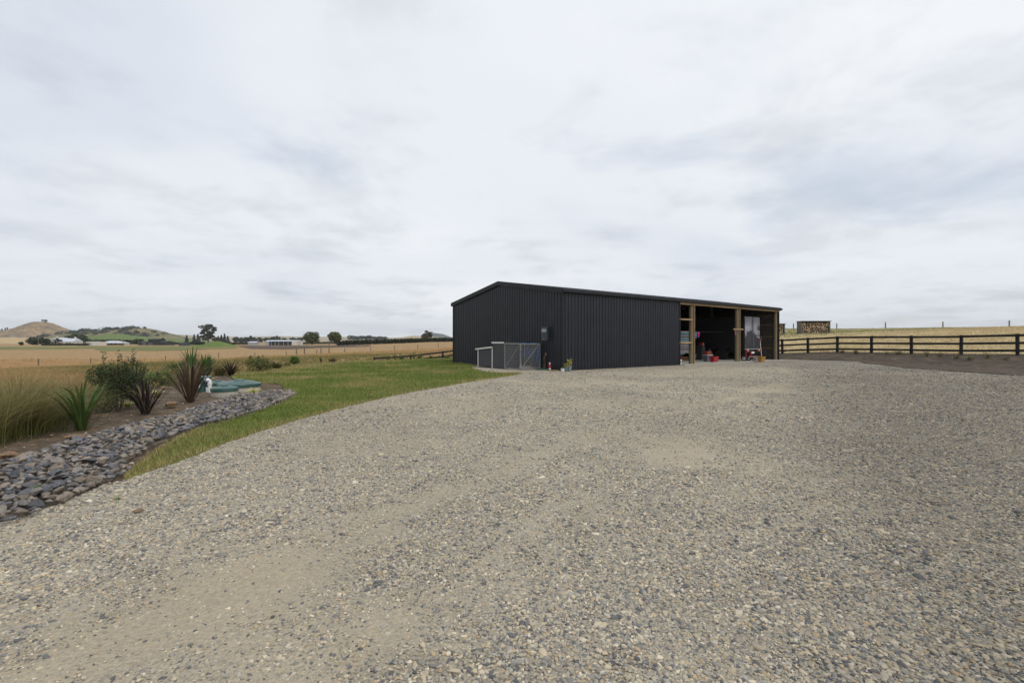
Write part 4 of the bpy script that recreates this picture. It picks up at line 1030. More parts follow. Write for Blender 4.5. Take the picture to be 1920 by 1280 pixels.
wood_rack('wide firewood rack stacked with split logs in the dry paddock', 1502, 1557, 60, 1.62)
wood_rack('firewood rack half hidden by the end of the shed', 1432, 1472, 61, 1.55)

# ------------------------------------------------------------------ garden: stones
def hull_stone(seed, npt=15, flat=0.55):
    rg = random.Random(seed); bm = bmesh.new()
    for k in range(npt):
        d = Vector((rg.gauss(0,1), rg.gauss(0,1), rg.gauss(0,1))).normalized()*rg.uniform(0.85,1.05)
        bm.verts.new((d.x*1.25, d.y*0.9, d.z*flat))
    r = bmesh.ops.convex_hull(bm, input=bm.verts)
    bmesh.ops.delete(bm, geom=[v for v in bm.verts if not v.link_faces], context='VERTS')
    bmesh.ops.recalc_face_normals(bm, faces=bm.faces)
    me = bpy.data.meshes.new('stone'); bm.to_mesh(me); bm.free(); return me
M_STONE = mat('border_stone', (0.215,0.185,0.155), 0.85, vary=0.3, scale=1.2, bump=0.35, bscale=5, col2=(0.145,0.14,0.142), rnd=0.45, coord='Object')
M_STONE_B = mat('brown_border_stone', (0.235,0.185,0.135), 0.85, vary=0.3, scale=1.2, bump=0.35, bscale=5, col2=(0.17,0.145,0.12), rnd=0.4)
M_STONE_C = mat('dark_border_stone', (0.12,0.118,0.125), 0.8, vary=0.3, scale=1.2, bump=0.35, bscale=5, col2=(0.085,0.088,0.10), rnd=0.45)
rock_px = [(-420,1096),(-120,1018),(0,986),(37,977),(82,957),(115,948),(169,924),(209,900),(236,864),(278,836),(338,815),(366,803),(418,790),(475,775),(517,759),(546,745),(550,737),(543,734),(492,737),(457,742),(430,745),(395,756),(372,765),(347,774),(321,782),(295,790),(253,798),(197,812),(157,821),(107,841),(65,857),(22,864),(0,874),(-120,905),(-420,960)]
RB = np.array([P(*q)[:2] for q in rock_px])
sbed, _ = sheet('stone_border', list(map(tuple, RB)), mat('stone_dirt', (0.12,0.093,0.068), 0.95, vary=0.3, scale=4, bump=0.6), -0.012, 0.3, rag=0.02, skirt=True)
protos = []
for k in range(14):
    me = hull_stone(100+k, 11, random.uniform(0.45,0.75)); me.materials.append((M_STONE, M_STONE_B, M_STONE_C)[k % 3]); protos.append(me)
def poisson(B, r0, n):
    x, y = sample_poly(B, n); x = x+(fbm(x*1.7, y*1.7, 77)-0.5)*0.35; y = y+(fbm(x*1.7, y*1.7, 78)-0.5)*0.35; out = []; cell = {}
    for a, b in zip(x, y):
        r = r0*random.choice((0.6,0.75,0.85,1.0,1.1,1.35,1.6))*random.uniform(0.9,1.1); i, j = int(a/0.2), int(b/0.2); ok = True
        for p in range(-1,2):
            for q in range(-1,2):
                for (c, d, s) in cell.get((i+p,j+q), ()):
                    if (a-c)**2+(b-d)**2 < (0.5*(r+s))**2*1.0: ok = False; break
                if not ok: break
            if not ok: break
        if ok: out.append((a,b,r)); cell.setdefault((i,j),[]).append((a,b,r))
    return out
st1 = poisson(RB, 0.088, 1300); st2 = poisson(RB, 0.085, 700)
allst = [(a,b,r,0.05) for a,b,r in st1]+[(a,b,r*1.05,0.085) for a,b,r in st2 if random.random() < 0.55 and sdist(np.array([a]), np.array([b]), RB)[0] < -0.15]
allst = [s for s in allst if s[1] > 2.5 and abs(s[0]/s[1]) < 1.2]
allst.sort(key=lambda s: -(s[2]*(1.6 if s[3] > 0.06 else 1)/math.hypot(s[0], s[1]-0)))
vcache = []
for me in protos:
    co = np.array([v.co[:] for v in me.vertices]); me.calc_loop_triangles(); tr_ = np.array([t_.vertices[:] for t_ in me.loop_triangles]); vcache.append((co, tr_))
SV = []; SF = []; SC = []; nb_ = 0
for i, (a, b, r, z) in enumerate(allst):
    k = random.randrange(14); s = r*0.62*random.uniform(0.85,1.2); rot = (random.gauss(0,0.22), random.gauss(0,0.22), random.uniform(0,6.28))
    if i < 300:
        o = link(bpy.data.objects.new('stone', protos[k]), sbed); o.location = (a, b, z); o.scale = (s, s, s*random.uniform(0.8,1.15)); o.rotation_euler = rot
    else:
        m4 = Matrix.Rotation(rot[2],3,'Z') @ Matrix.Rotation(rot[0],3,'X') @ Matrix.Rotation(rot[1],3,'Y')
        co, tr_ = vcache[k]; SV.append(co*s @ np.array(m4).T + np.array([a,b,z])); SF.append(tr_+nb_); nb_ += len(co)
        SC.append(np.tile((np.array((0.215,0.185,0.155)) if random.random() < 0.65 else np.array((0.13,0.128,0.135)))*random.uniform(0.65,1.4), (len(co),1)))
o = np_obj('stone_rubble', np.concatenate(SV), np.concatenate(SF), mat('rubble_stone', (0,0,0), 0.85, vary=0.25, scale=14, bump=0.3, bscale=40, attr=True), sbed, np.concatenate(SC)); o['kind'] = 'stuff'
print('stones', len(allst))
M_BOULD = mat('tan_boulder', (0.25,0.16,0.09), 0.9, vary=0.35, scale=2.5, bump=0.5, bscale=8, col2=(0.17,0.105,0.06))
def boulder(label, px, py, wpx, seed, flat=0.6, rz=0.3):
    x, y, _ = P(px, py); w = wpx/FPX*y; me = hull_stone(seed, 22, flat); me.materials.append(M_BOULD)
    o = link(bpy.data.objects.new('boulder', me)); o.location = (x, y+w*0.3, w*0.16+(0.05 if wpx > 30 else 0)); o.scale = (w*0.42,)*3; o.rotation_euler = (0.05, 0.05, rz)
    md = o.modifiers.new('bevel','BEVEL'); md.width = 0.1; md.segments = 2
    tag(o, label, 'rock')
boulder('rounded tan boulder between the dark flax and the bronze flax', 315, 763, 27, 31, 0.55)
boulder('slab-like tan rock at the edge of the grey stones below the green flax', 131, 832, 34, 32, 0.38, 0.5)
boulder('reddish rock half sunk in the soil at the stone border end', 4, 868, 36, 33, 0.5)
boulder('small brown rock behind the bronze flax', 306, 729, 14, 34, 0.6)
boulder('flat pale stone lying alone on the gravel', 255, 962, 22, 35, 0.2)
# chips and pale pebbles on the soil
x, y = sample_poly(np.array(bed_poly), 30); k = (y > 4) & ~inside(x, y, RB) & ~inside(x, y, LBa); x, y = x[k], y[k]
xb, yb = sample_poly(np.array(BB), 9); x = np.concatenate([x, xb]); y = np.concatenate([y, yb])
SV = []; SF = []; SC = []; nb_ = 0
for a, b in zip(x, y):
    co, tr_ = vcache[random.randrange(14)]; s = (0.012 if a < 0 else 0.022)*math.exp(random.gauss(0,0.5)); SV.append(co*s+np.array([a,b,T1(a,b)+0.0])); SF.append(tr_+nb_); nb_ += len(co)
    SC.append(np.tile(np.array(random.choice(((0.42,0.38,0.31),(0.22,0.15,0.09),(0.20,0.17,0.14),(0.30,0.20,0.11))))*random.uniform(0.7,1.1), (len(co),1)))
o = np_obj('soil_pebbles', np.concatenate(SV), np.concatenate(SF), MATS['rubble_stone'], None, np.concatenate(SC)); tag(o, 'small pale pebbles and clods strewn on the bare garden soil', 'pebbles', kind='stuff')

# ------------------------------------------------------------------ tank lids
M_LID = mat('green_lid', (0.030,0.085,0.075), 0.38, vary=0.12, scale=3); M_COLLAR = mat('collar_concrete', (0.42,0.39,0.33), 0.9, vary=0.2, scale=8)
def lid(label, px, pyb, wpx, col_h, dome, knob=True):
    x, y, _ = P(px, pyb); r = wpx/FPX*y/2; y += r; r = wpx/FPX*y/2; x = (px-960)/FPX*y
    t = thing('tank_lid', label, 'tank lid', (x, y, 0))
    MB().lathe([(r*0.96,-0.1),(r*0.96,col_h)], 40).build('collar', M_COLLAR, t, smooth=30)
    MB().lathe([(r*0.9,col_h+0.004),(r,col_h+0.004),(r,col_h+0.085),(r*0.985,col_h+0.10),(r*0.75,col_h+0.10+dome*0.45),(r*0.45,col_h+0.10+dome*0.85),(r*0.30,col_h+0.10+dome)], 40).build('cap', M_LID, t, smooth=25)
    MB().lathe([(r*0.29,col_h+0.09+dome),(r*0.27,col_h+0.125+dome),(r*0.10,col_h+0.13+dome)], 24).build('knob', M_LID, t, smooth=25)
    for k in range(6):
        a = k*math.pi/3+0.3; MB().lathe([(0.014,0),(0.012,0.012)], 6, (r*0.93*math.cos(a), r*0.93*math.sin(a), col_h+0.10)).build('screw', M_GALV, t)
lid('small dark green domed tank lid nearest the grey stones', 421, 742.5, 46, 0.11, 0.06)
lid('large dark green domed tank lid behind the variegated clump', 448.5, 733.5, 73, 0.10, 0.10)
lid('small green tank lid behind the white vent pipe', 408, 726.5, 40, 0.05, 0.05)
x, y, _ = P(371, 733); t = thing('pump_housing', 'green pump housing with white lid and blue label behind the bronze flax', 'pump housing', (x, y+0.2, 0))
MB().lathe([(0.23,-0.05),(0.23,0.36)], 28).build('barrel', M_LID, t, smooth=30); MB().lathe([(0.26,0.364),(0.26,0.43),(0.2,0.45)], 28).build('rim', M_LID, t, smooth=30)
m = MB(); n = 8; aa_ = np.linspace(-2.6, -1.2, n); m.v = [(0.236*math.cos(a), 0.236*math.sin(a), z) for z in (0.10,0.34) for a in aa_]; m.f = [(i,i+1,n+i+1,n+i) for i in range(n-1)]; m.build('blue_label', mat('blue_label', (0.05,0.13,0.42), 0.4, vary=0.6, scale=7, col2=(0.6,0.62,0.66)), t)
x, y, _ = P(393.5, 733); t = thing('vent_pipe', 'white bent plastic vent pipe between the tank lids', 'pipe', (x, y, 0))
MB().tube([(0,0,-0.05),(0,0,0.27)], 0.055, 14).build('riser', M_WHITE, t, smooth=40); MB().tube([(0,0,0.20),(0,0,0.245)], 0.066, 14).build('socket', M_WHITE, t, smooth=40)
MB().tube([(0,0,0.27),(-0.01,0,0.31),(-0.05,0,0.35),(-0.10,0,0.36),(-0.13,0,0.33)], 0.056, 12).build('elbow', M_WHITE, t, smooth=40)
MB().tube([(-0.09,0.02,-0.05),(-0.09,0.02,0.12)], 0.04, 12).build('stub', M_WHITE, t, smooth=40)

# ------------------------------------------------------------------ garden plants
def flax(label, px, py, h, n, wid, c0, c1, seed, spread=0.75, group=None, stiff=0.5, base=None, whole=False):
    rg = random.Random(seed); x, y, z = P(px, py) if base is None else base
    t = thing('flax_plant', label, 'flax', (x, y, z), 0, group); bulk = [[],[],[]]; nb = 0
    for k in range(n):
        az = rg.uniform(0, 2*math.pi); f = (k+0.5)/n; out = spread*(0.08+0.92*f)*rg.uniform(0.7,1.15); L_ = h*rg.uniform(0.72,1.12)*(1.05-0.15*f); w = wid*rg.uniform(0.75,1.15)
        V = []; C = []; ns = 8; bend = rg.uniform(0.2,1.0)*(1-stiff)*(3.2 if rg.random() < 0.14 else 1.0); side = Vector((-math.sin(az), math.cos(az), 0)); dr = Vector((math.cos(az), math.sin(az), 0))
        th = math.atan(out)*rg.uniform(0.6,1.0); p = dr*rg.uniform(0.01,0.07)+side*rg.uniform(-0.04,0.04)+Vector((0,0,-0.02)); mixf = rg.random(); cc = [c0[i]+(c1[i]-c0[i])*mixf for i in range(3)]; br = rg.uniform(0.65,1.35); dead = rg.random() < 0.09; cc = [0.20,0.145,0.075] if dead else cc
        tw = rg.uniform(-0.5,0.5)
        for s_ in range(ns+1):
            q = s_/ns; ww = w*(0.55+0.9*q if q < 0.45 else 0.955*(1-((q-0.45)/0.55)**2.2))*0.5+0.0008
            d = dr*math.sin(th)+Vector((0,0,math.cos(th))); nn = dr*math.cos(th)-Vector((0,0,math.sin(th)))
            sd = (side*math.cos(tw*q)+nn*math.sin(tw*q))
            V += [p-sd*ww, p-nn*ww*0.35*-1, p+sd*ww]; C += [[c*br*(0.9+0.25*q) for c in cc]]*3
            p = p+d*(L_/ns); th += bend*q*0.55
        F = [(3*i+j, 3*i+j+1, 3*i+j+4, 3*i+j+3) for i in range(ns) for j in (0,1)]
        if whole: bulk[0] += V; bulk[1] += [tuple(a+nb for a in f_) for f_ in F]; bulk[2] += C; nb += len(V)
        else: np_obj('leaf', [tuple(v) for v in V], F, M_BLADE, t, np.array(C), smooth=True)
    if whole: np_obj('leaves', [tuple(v) for v in bulk[0]], bulk[1], M_BLADE, t, np.array(bulk[2]), smooth=True)
    return t
GRN0, GRN1 = (0.050,0.105,0.022), (0.115,0.165,0.045); BRZ0, BRZ1 = (0.055,0.034,0.022), (0.125,0.085,0.055); DRK0, DRK1 = (0.018,0.013,0.013), (0.048,0.033,0.032)
flax('bright green flax with broad arching leaves at the front of the bed', 155, 803, 1.02, 34, 0.054, GRN0, GRN1, 23, 1.0, stiff=0.4)
flax('blackish purple flax in front of the taller green flax', 272, 774, 0.92, 46, 0.034, DRK0, DRK1, 4, 0.85, stiff=0.45)
flax('tall upright green flax behind the blackish flax', 253, 757, 1.15, 44, 0.05, (0.035,0.075,0.02), (0.09,0.13,0.035), 5, 0.75, stiff=0.6)
flax('large bronze brown flax in front of the pump housing', 357, 752, 1.28, 54, 0.052, BRZ0, BRZ1, 6, 1.0, stiff=0.62)
flax('tall pale green spiky flax behind the bronze flax', 359, 712, 1.30, 46, 0.06, (0.07,0.12,0.035), (0.13,0.18,0.06), 7, 0.45, stiff=0.85, whole=True)
flax('wide deep green flax clump at the far edge of the bed', 384, 707, 0.98, 80, 0.075, (0.035,0.085,0.022), (0.08,0.14,0.035), 8, 1.0, stiff=0.7, whole=True)
flax('near-black flax with arching leaves at the lawn corner', 432, 704.5, 0.85, 46, 0.055, DRK0, DRK1, 9, 1.1, stiff=0.2, whole=True)
def bush(name, label, loc, w, h, n, ls, col, seed=0, cat='shrub', stems=5, group=None, colvar=0.35, top=None):
    t = thing(name, label, cat, loc, 0, group); parts = []; rg = np.random.default_rng(seed)
    nc = 12
    for k in range(nc):
        a = rg.uniform(0, 6.28); q = rg.random(); rr_ = 0.62*w/2*math.sqrt(rg.random()); zc = h*(0.15+0.65*q)
        rad = (w*0.28, w*0.28, h*0.22); c = np.array(col)*rg.uniform(0.65,1.3)
        parts.append(leafcloud(n//nc, (rr_*math.cos(a), rr_*math.sin(a), zc), rad, ls, c, colvar))
    if top: 
        for k in range(8):
            a = rg.uniform(0,6.28); parts.append(leafcloud(max(12,n//300), (w*0.25*math.cos(a), w*0.25*math.sin(a), h*(0.95+0.14*rg.random())), (0.05,0.05,h*0.14), ls, col, colvar))
    quads_obj('foliage', parts, M_LEAF, t); m = MB()
    for k in range(stems):
        a = rg.uniform(0,6.28); m.tube([(0.02*math.cos(a),0.02*math.sin(a),-0.05),(0.2*w*math.cos(a),0.2*w*math.sin(a),h*0.45),(0.3*w*math.cos(a),0.3*w*math.sin(a),h*0.85)], [0.012*h,0.008*h,0.003*h], 5)
    m.build('stems', M_BARK, t); return t
x, y, _ = P(205, 772); bush('leafy_shrub', 'dense dark small-leaved shrub behind the bright green flax', (x, y+0.25, 0), 1.1, 1.15, 9500, 0.024, (0.060,0.078,0.028), 1, top=True)
x, y, _ = P(306, 722); bush('leafy_shrub', 'lime green low bush behind the brown rock', (x, y, -0.05), 1.1, 0.60, 1600, 0.05, (0.15,0.19,0.05), 2)
x, y, _ = P(340, 712); bush('leafy_shrub', 'pale green bush between the lime bush and spiky flax', (x, y, -0.1), 1.2, 0.85, 1500, 0.05, (0.11,0.15,0.045), 12)
x, y, _ = P(478, 697); bush('leafy_shrub', 'wispy olive shrub with a dark centre on the lawn edge', (x, y+0.2, -0.05), 1.35, 0.80, 2200, 0.045, (0.12,0.13,0.04), 3, top=True)
x, y, _ = P(552, 684.5); bush('leafy_shrub', 'round bright green bush beside the lying timber on the lawn edge', (x, y+0.1, 0), 0.70, 0.62, 1500, 0.05, (0.13,0.20,0.04), 4)
x, y, _ = P(537, 687.5); bush('leafy_shrub', 'small lime seedling bush left of the round bush', (x, y+0.1, 0), 0.38, 0.26, 400, 0.04, (0.16,0.20,0.05), 5)
for k, (px, py, w, h, lb) in enumerate(((728,675,0.40,0.42,'first young leafy plant where the black fence dips behind the lawn'),(753,674.5,0.36,0.32,'small rounded plant between two spiky ones by the low fence'),(787,673,0.50,0.38,'leafy plant right of the tall spiky one by the low fence'),(808,672.5,0.36,0.28,'young plant left of the low fence post'),(838,672,0.55,0.28,'low leafy clump at the back corner of the shed'))):
    x, y, _ = P(px, py); bush('young_plant', lb, (x, y, 0), w, h, 380, 0.055, (0.10,0.155,0.035), 20+k, cat='plant')
flax('upright spiky young flax between small plants by the low fence', 741, 674.5, 0.55, 16, 0.05, GRN0, GRN1, 41, 0.35, stiff=0.9, whole=True)
flax('taller spiky young flax next to the leafy plant by the low fence', 776, 673.5, 0.70, 16, 0.05, GRN0, GRN1, 42, 0.35, stiff=0.9, whole=True)
x, y, _ = P(597.5, 680); t = bush('young_plant', 'thin dark sapling on the far lawn edge', (x, y+0.4, 0), 0.16, 0.42, 160, 0.05, (0.05,0.075,0.03), 31, cat='plant')
t = thing('timber_edging', 'short timber board lying under the round bright bush', 'board', P(552, 684.8)); MB().box(-0.05,0.75,-0.16,-0.06,0,0.07).build('plank', M_SAWN, t)
t = thing('timber_edging', 'low dark timber edging at the gravel rim near the shed end', 'edging', hit(1494, 671.5)); MB().box(0,4.2,-0.05,0.02,-0.02,0.13).build('plank', M_OLDPOST, t); t.rotation_euler.z = -0.25

def tussock(label, px, py, h, w, n, c_lo, c_tip, seed, base=None, group=None, lean=(0.15,1.5)):
    x, y, z = P(px, py) if base is None else base; t = thing('tussock_grass', label, 'tussock', (x, y, z), 0, group)
    global RNG; keep = RNG; RNG = np.random.default_rng(seed)
    a = RNG.uniform(0, 6.28, n); r = np.abs(RNG.normal(0, w*0.16, n)); bx, by = r*np.cos(a), r*np.sin(a)
    dirs = a+RNG.normal(0, 0.35, n)
    blades('foliage', bx, by, np.full(n,-0.03), h*RNG.uniform(0.55,1.15,n), 0.007*RNG.uniform(0.6,1.3,n)*max(1, y/9), RNG.uniform(*lean, n)*w/(h*2.2), np.tile(c_lo,(n,1))*np.where(RNG.random((n,1)) < 0.2, 1.9, 0.9), M_GRASS, 5, 1.0, parent=t, dirs=dirs, tipcol=np.tile(c_tip,(n,1))*np.where(RNG.random((n,1)) < 0.3, 1.5, 0.75), colvar=0.5)
    RNG = keep
TL, TT = (0.105,0.115,0.030), (0.28,0.235,0.10)
tussock('large feathery green and straw tussock at the end of the bed', 20, 812, 1.02, 2.0, 3200, TL, TT, 1)
tussock('drooping tussock spilling over the soil behind the large tussock', -70, 835, 1.0, 1.6, 1600, TL, TT, 2)
tussock('grey green tussock between the large one and the bright flax', 92, 790, 0.72, 1.6, 1800, (0.12,0.125,0.045), (0.25,0.22,0.10), 3)
tussock('straw coloured tussock behind the bright green flax', 125, 768, 0.78, 1.3, 1400, (0.16,0.135,0.05), (0.36,0.27,0.13), 4, lean=(0.1,1.1))
tussock('fading tan tussock beyond the large feathery one', 30, 770, 0.95, 1.7, 1600, (0.15,0.14,0.045), (0.34,0.27,0.12), 5)
tussock('olive tussock left of the dark shrub', 165, 755, 0.72, 1.1, 1000, (0.14,0.13,0.045), (0.28,0.23,0.10), 6)
tussock('olive tussock right of the dark shrub', 232, 742, 0.85, 1.0, 1000, (0.12,0.13,0.045), (0.28,0.25,0.10), 7)
tussock('wispy tussock beside the near-black flax', 413, 703, 0.55, 0.8, 500, (0.12,0.12,0.04), (0.24,0.20,0.09), 8)
tussock('dark olive tussock on the lawn edge past the wispy shrub', 516, 691.5, 0.50, 0.9, 800, (0.075,0.085,0.025), (0.17,0.15,0.06), 9)
tussock('brownish tussock on the far lawn crest near the tall posts', 623, 679.5, 0.42, 0.55, 500, (0.13,0.10,0.05), (0.24,0.18,0.10), 10)
def var_clump(label, px, py, w, h, n, seed):
    x, y, z = P(px, py); t = thing('variegated_clump', label, 'plant', (x, y, z))
    global RNG; keep = RNG; RNG = np.random.default_rng(seed); a = RNG.uniform(0,6.28,n)
    blades('foliage', 0.03*np.cos(a), 0.03*np.sin(a), np.full(n,-0.01), h*RNG.uniform(0.7,1.2,n), 0.03*RNG.uniform(0.7,1.2,n), RNG.uniform(0.3,1.5,n)*w/h*0.42, np.tile((0.38,0.39,0.10),(n,1)), M_BLADE, 5, 1.0, parent=t, dirs=a, tipcol=np.tile((0.66,0.63,0.30),(n,1)), colvar=0.3)
    RNG = keep
var_clump('yellow variegated grassy clump beside the large tank lid', 476, 740, 0.72, 0.24, 220, 1)
var_clump('small yellow variegated clump behind the pump housing', 388, 718, 0.5, 0.3, 140, 2)
var_clump('small cream variegated clump under the dark shrub', 240, 763, 0.36, 0.16, 120, 3)
var_clump('cream variegated clump beside the blackish flax', 296, 742, 0.36, 0.2, 120, 4)
# seedlings along the soil bank
for k, px in enumerate((1580,1604,1662,1686,1737,1763,1793,1819,1852,1886,1470)):
    py = {1580:662,1604:663,1662:666,1686:666,1737:669,1763:669,1793:673,1819:676,1852:673,1886:676,1470:660}[px]
    b = hit(px, py); x_, y_ = b[0], b[1]
    tussock('sparse wispy grass seedling planted along the soil bank by the black fence', 0, 0, 0.42*(0.8+0.4*random.random()), 0.55, 60, (0.13,0.12,0.06), (0.24,0.20,0.11), 60+k, base=(x_, y_, b[2]+0.03), group='seedlings along the soil bank')
# small weeds
for px, py, lb in ((219,936,'tiny green weed growing out of the gravel'),(67,931,'tiny yellow-green weed between the grey stones')):
    x, y, z = P(px, py); tussock(lb, 0, 0, 0.07, 0.12, 26, (0.10,0.17,0.03), (0.14,0.20,0.05), px, base=(x, y, 0.02 if px > 100 else 0.10))

# ------------------------------------------------------------------ far country
def field(name, pix, material, off=0.03, step=8.0):
    poly = [hit(*q)[:2] for q in pix]
    return sheet(name, poly, material, off, step)
M_PAST = mat('green_pasture', (0.135,0.150,0.050), 0.95, vary=0.2, scale=0.05, col2=(0.19,0.175,0.07), spec=0.1)
M_PAST2 = mat('bright_pasture', (0.12,0.165,0.05), 0.95, vary=0.2, scale=0.05, spec=0.1)
M_PLOUGH = mat('ploughed_soil', (0.10,0.077,0.06), 0.95, vary=0.25, scale=0.2, spec=0.1)
field('green_paddock', [(-200,650.5),(330,648.5),(440,651),(450,653),(330,657),(190,658.5),(175,653.5),(-200,656.5)], M_PAST, 0.05, 6)
field('ploughed_field', [(432,648),(560,647.6),(700,647.4),(690,649.5),(600,652),(540,655),(470,654)], M_PLOUGH, 0.06, 6)
def ridge(name, prof, Y0, w, material, noise=0.06, kind='structure', seed=0, step=None):
    xs = np.array([(p-960)/FPX*Y0 for p, _ in prof]); hs = np.array([CAM_Z+(640-y_)/FPX*Y0 for _, y_ in prof])
    n = 200; X = np.linspace(xs[0], xs[-1], n); ys = np.linspace(-2.2, 2.2, 60)
    H = np.interp(X, xs, hs); H = np.convolve(np.pad(H, 2, 'edge'), np.ones(5)/5, 'valid')
    XX, WW = np.meshgrid(X, ys, indexing='ij'); g_ = np.exp(-WW**2*1.1)
    base = -4.0; Z = base+(H[:,None]-base)*g_*(1+noise*(fbm(XX/Y0*60, WW*3, seed+80, 4)-0.5)*np.abs(WW).clip(0,1)*2)
    fade = np.minimum(1, np.minimum(np.arange(n), np.arange(n)[::-1])/12)[:,None]; Z = base+(Z-base)*fade
    Yv = Y0+WW*w; V = np.stack([XX*(1+0*WW), Yv, Z], -1).reshape(-1,3)
    i, j = np.meshgrid(np.arange(n-1), np.arange(59), indexing='ij'); F = np.stack([i*60+j, (i+1)*60+j, (i+1)*60+j+1, i*60+j+1], -1).reshape(-1,4)
    o = np_obj(name, V, F, material, smooth=True); tag(o, kind=kind)
    def surf(px, k):      # point on the hill at this bearing; k<0 is the side facing the viewer
        x = (px-960)/FPX*Y0; h = float(np.interp(x, X, H)); z = base+(h-base)*math.exp(-k*k*1.1)
        return (x, Y0+k*w, z)
    return surf
M_HILL = mat('dry_hill', (0.29,0.20,0.105), 0.95, vary=0.45, scale=0.035, col2=(0.17,0.13,0.085), spec=0.1)
M_HILL2 = mat('scrub_hill', (0.20,0.165,0.085), 0.95, vary=0.3, scale=0.03, col2=(0.13,0.13,0.06), spec=0.1)
M_SAND = mat('pale_hill', (0.36,0.29,0.19), 0.95, vary=0.25, scale=0.01, col2=(0.26,0.23,0.13), spec=0.1)
M_BLUEH = mat('far_wooded_hill', (0.045,0.06,0.045), 0.95, vary=0.3, scale=0.02, spec=0.1)
s_cone = ridge('hill', [(-200,634),(-60,630),(0,627.5),(20,624),(35,620),(50,612.5),(62,606.5),(71,603),(84,603),(93,607.5),(104,613),(120,619.5),(140,625),(170,632),(230,640)], 1400, 120, M_HILL, 0.25, seed=1)
s_scr = ridge('hill', [(120,640),(140,626),(155,622),(175,620),(200,620),(215,616.5),(240,615.5),(270,615),(290,620),(310,626),(330,632),(370,641)], 1150, 130, M_HILL2, 0.15, seed=2)
ridge('hill', [(300,640),(325,628),(340,627),(360,630),(400,632),(430,631),(470,632),(520,630),(580,631.5),(640,631),(700,634),(760,636),(800,640)], 3200, 500, M_SAND, 0.1, seed=3)
s_mid = ridge('hill', [(640,640),(670,635.5),(720,634),(760,632),(775,629),(800,630),(830,632.5),(860,634),(900,640)], 1300, 160, M_SAND, 0.1, seed=4)
ridge('hill', [(780,640),(800,626),(815,624),(830,626),(843,631),(850,633),(880,640)], 4200, 500, M_BLUEH, 0.05, seed=5)
s_pas = ridge('hill', [(150,642),(175,636),(195,628.5),(215,625.5),(250,629),(290,633),(330,636),(380,639.5),(420,643)], 800, 70, M_PAST2, 0.05, seed=6)
s_mnd = ridge('mound', [(300,654),(330,650),(380,646),(400,640),(408,639),(420,642),(445,648),(470,655)], 250, 8, M_PAST2, 0.1, seed=7)
s_wheat = ridge('wheat_rise', [(-300,640),(-100,634),(0,632.5),(60,633),(100,636),(180,641),(240,645)], 700, 60, mat('wheat', (0.42,0.30,0.15), 0.95, vary=0.15, scale=0.05), 0.03, seed=8)

def tree(name, label, loc, h, w, col, nleaf=1800, ls=0.5, trunk=0.28, seed=0, shape='round', group=None, bark=M_BARK, cat='tree', clusters=16):
    rg = np.random.default_rng(seed); t = thing(name, label, cat, loc, rg.uniform(0,6), group); parts = []; cs = []
    for k in range(clusters):
        a = k*2.4+rg.uniform(-0.4,0.4); q = (k+0.5)/clusters
        if shape == 'round': hc = h*(1+trunk)/2; hs_ = h*(1-trunk)/2; qq = 2*q-1; zc = hc+hs_*qq*0.68; rr_ = w*0.5*0.68*math.sqrt(1-qq*qq)*rg.uniform(0.6,1.2); zc += hs_*rg.uniform(-0.1,0.1); rad = np.array((w*0.155,w*0.155,hs_*0.26))
        elif shape == 'umbrella': zc = h*rg.uniform(0.55,0.92); rr_ = w*0.36*math.sqrt(rg.random()); zc -= h*0.22*(rr_/(w*0.36))**2; rad = np.array((w*0.16,w*0.16,h*0.09))
        elif shape == 'gum': zc = h*(0.20+0.72*q); rr_ = w*0.36*rg.uniform(0.25,1.0)*(1.0 if q < 0.35 else 0.85); rad = np.array((w*0.15,w*0.15,h*0.062))
        else: zc = h*(0.06+0.82*q); rr_ = w*0.32*(1-q)*math.sqrt(rg.random()); rad = np.array((w*0.24*(1.1-q),w*0.24*(1.1-q),h*0.10))
        c = np.array((rr_*math.cos(a), rr_*math.sin(a), zc)); cs.append(c)
        parts.append(leafcloud(nleaf//clusters, c, rad*rg.uniform(0.7,1.4), ls, np.array(col)*rg.uniform(0.7,1.35), 0.45))
    quads_obj('crown', parts, M_LEAF, t); m = MB()
    r0 = max(0.05, h*0.028); top = h*(0.7 if shape != 'cone' else 0.95)
    m.tube([(0,0,-0.3),(0.01*h,0,h*trunk),(0,0.01*h,(h*trunk+top)/2),(0,0,top)], [r0,r0*0.8,r0*0.5,r0*0.12], 8)
    if shape != 'cone':
        for c in cs[::2]: m.tube([(0,0,h*trunk*0.9),tuple(np.array((0,0,h*trunk))*0.4+c*0.6*np.array((0.9,0.9,1.0))),tuple(c)], [r0*0.5,r0*0.3,r0*0.08], 6)
    m.build('trunk', bark, t, smooth=50); return t
def ftree(name, label, px, ytop, wpx, Y, col, **k):
    p = at(px, Y); h = CAM_Z+(640-ytop)/FPX*Y-p[2]; return tree(name, label, p, h, wpx/FPX*Y, col, **k)
DG = (0.040,0.058,0.026); OG = (0.105,0.120,0.045); MG = (0.062,0.082,0.032); GUM = (0.060,0.065,0.040)
ftree('gum_tree', 'tall spreading gum tree with open layered crown on the plain', 390, 606.5, 38, 440, GUM, shape='gum', nleaf=2600, ls=0.85, trunk=0.18, seed=3, clusters=20)
ftree('round_tree', 'round-crowned green tree left of the two by the farm shed', 585, 620.5, 32, 330, OG, nleaf=3000, ls=0.6, trunk=0.10, seed=4, clusters=26)
ftree('round_tree', 'round-crowned green tree at the start of the long dark hedge', 628.5, 620.5, 30, 330, OG, nleaf=3000, ls=0.6, trunk=0.10, seed=5, clusters=26)
ftree('umbrella_tree', 'umbrella-shaped tree standing alone above the long hedge', 801.5, 618, 24, 330, (0.070,0.062,0.035), shape='umbrella', nleaf=1500, ls=0.5, trunk=0.42, seed=6)
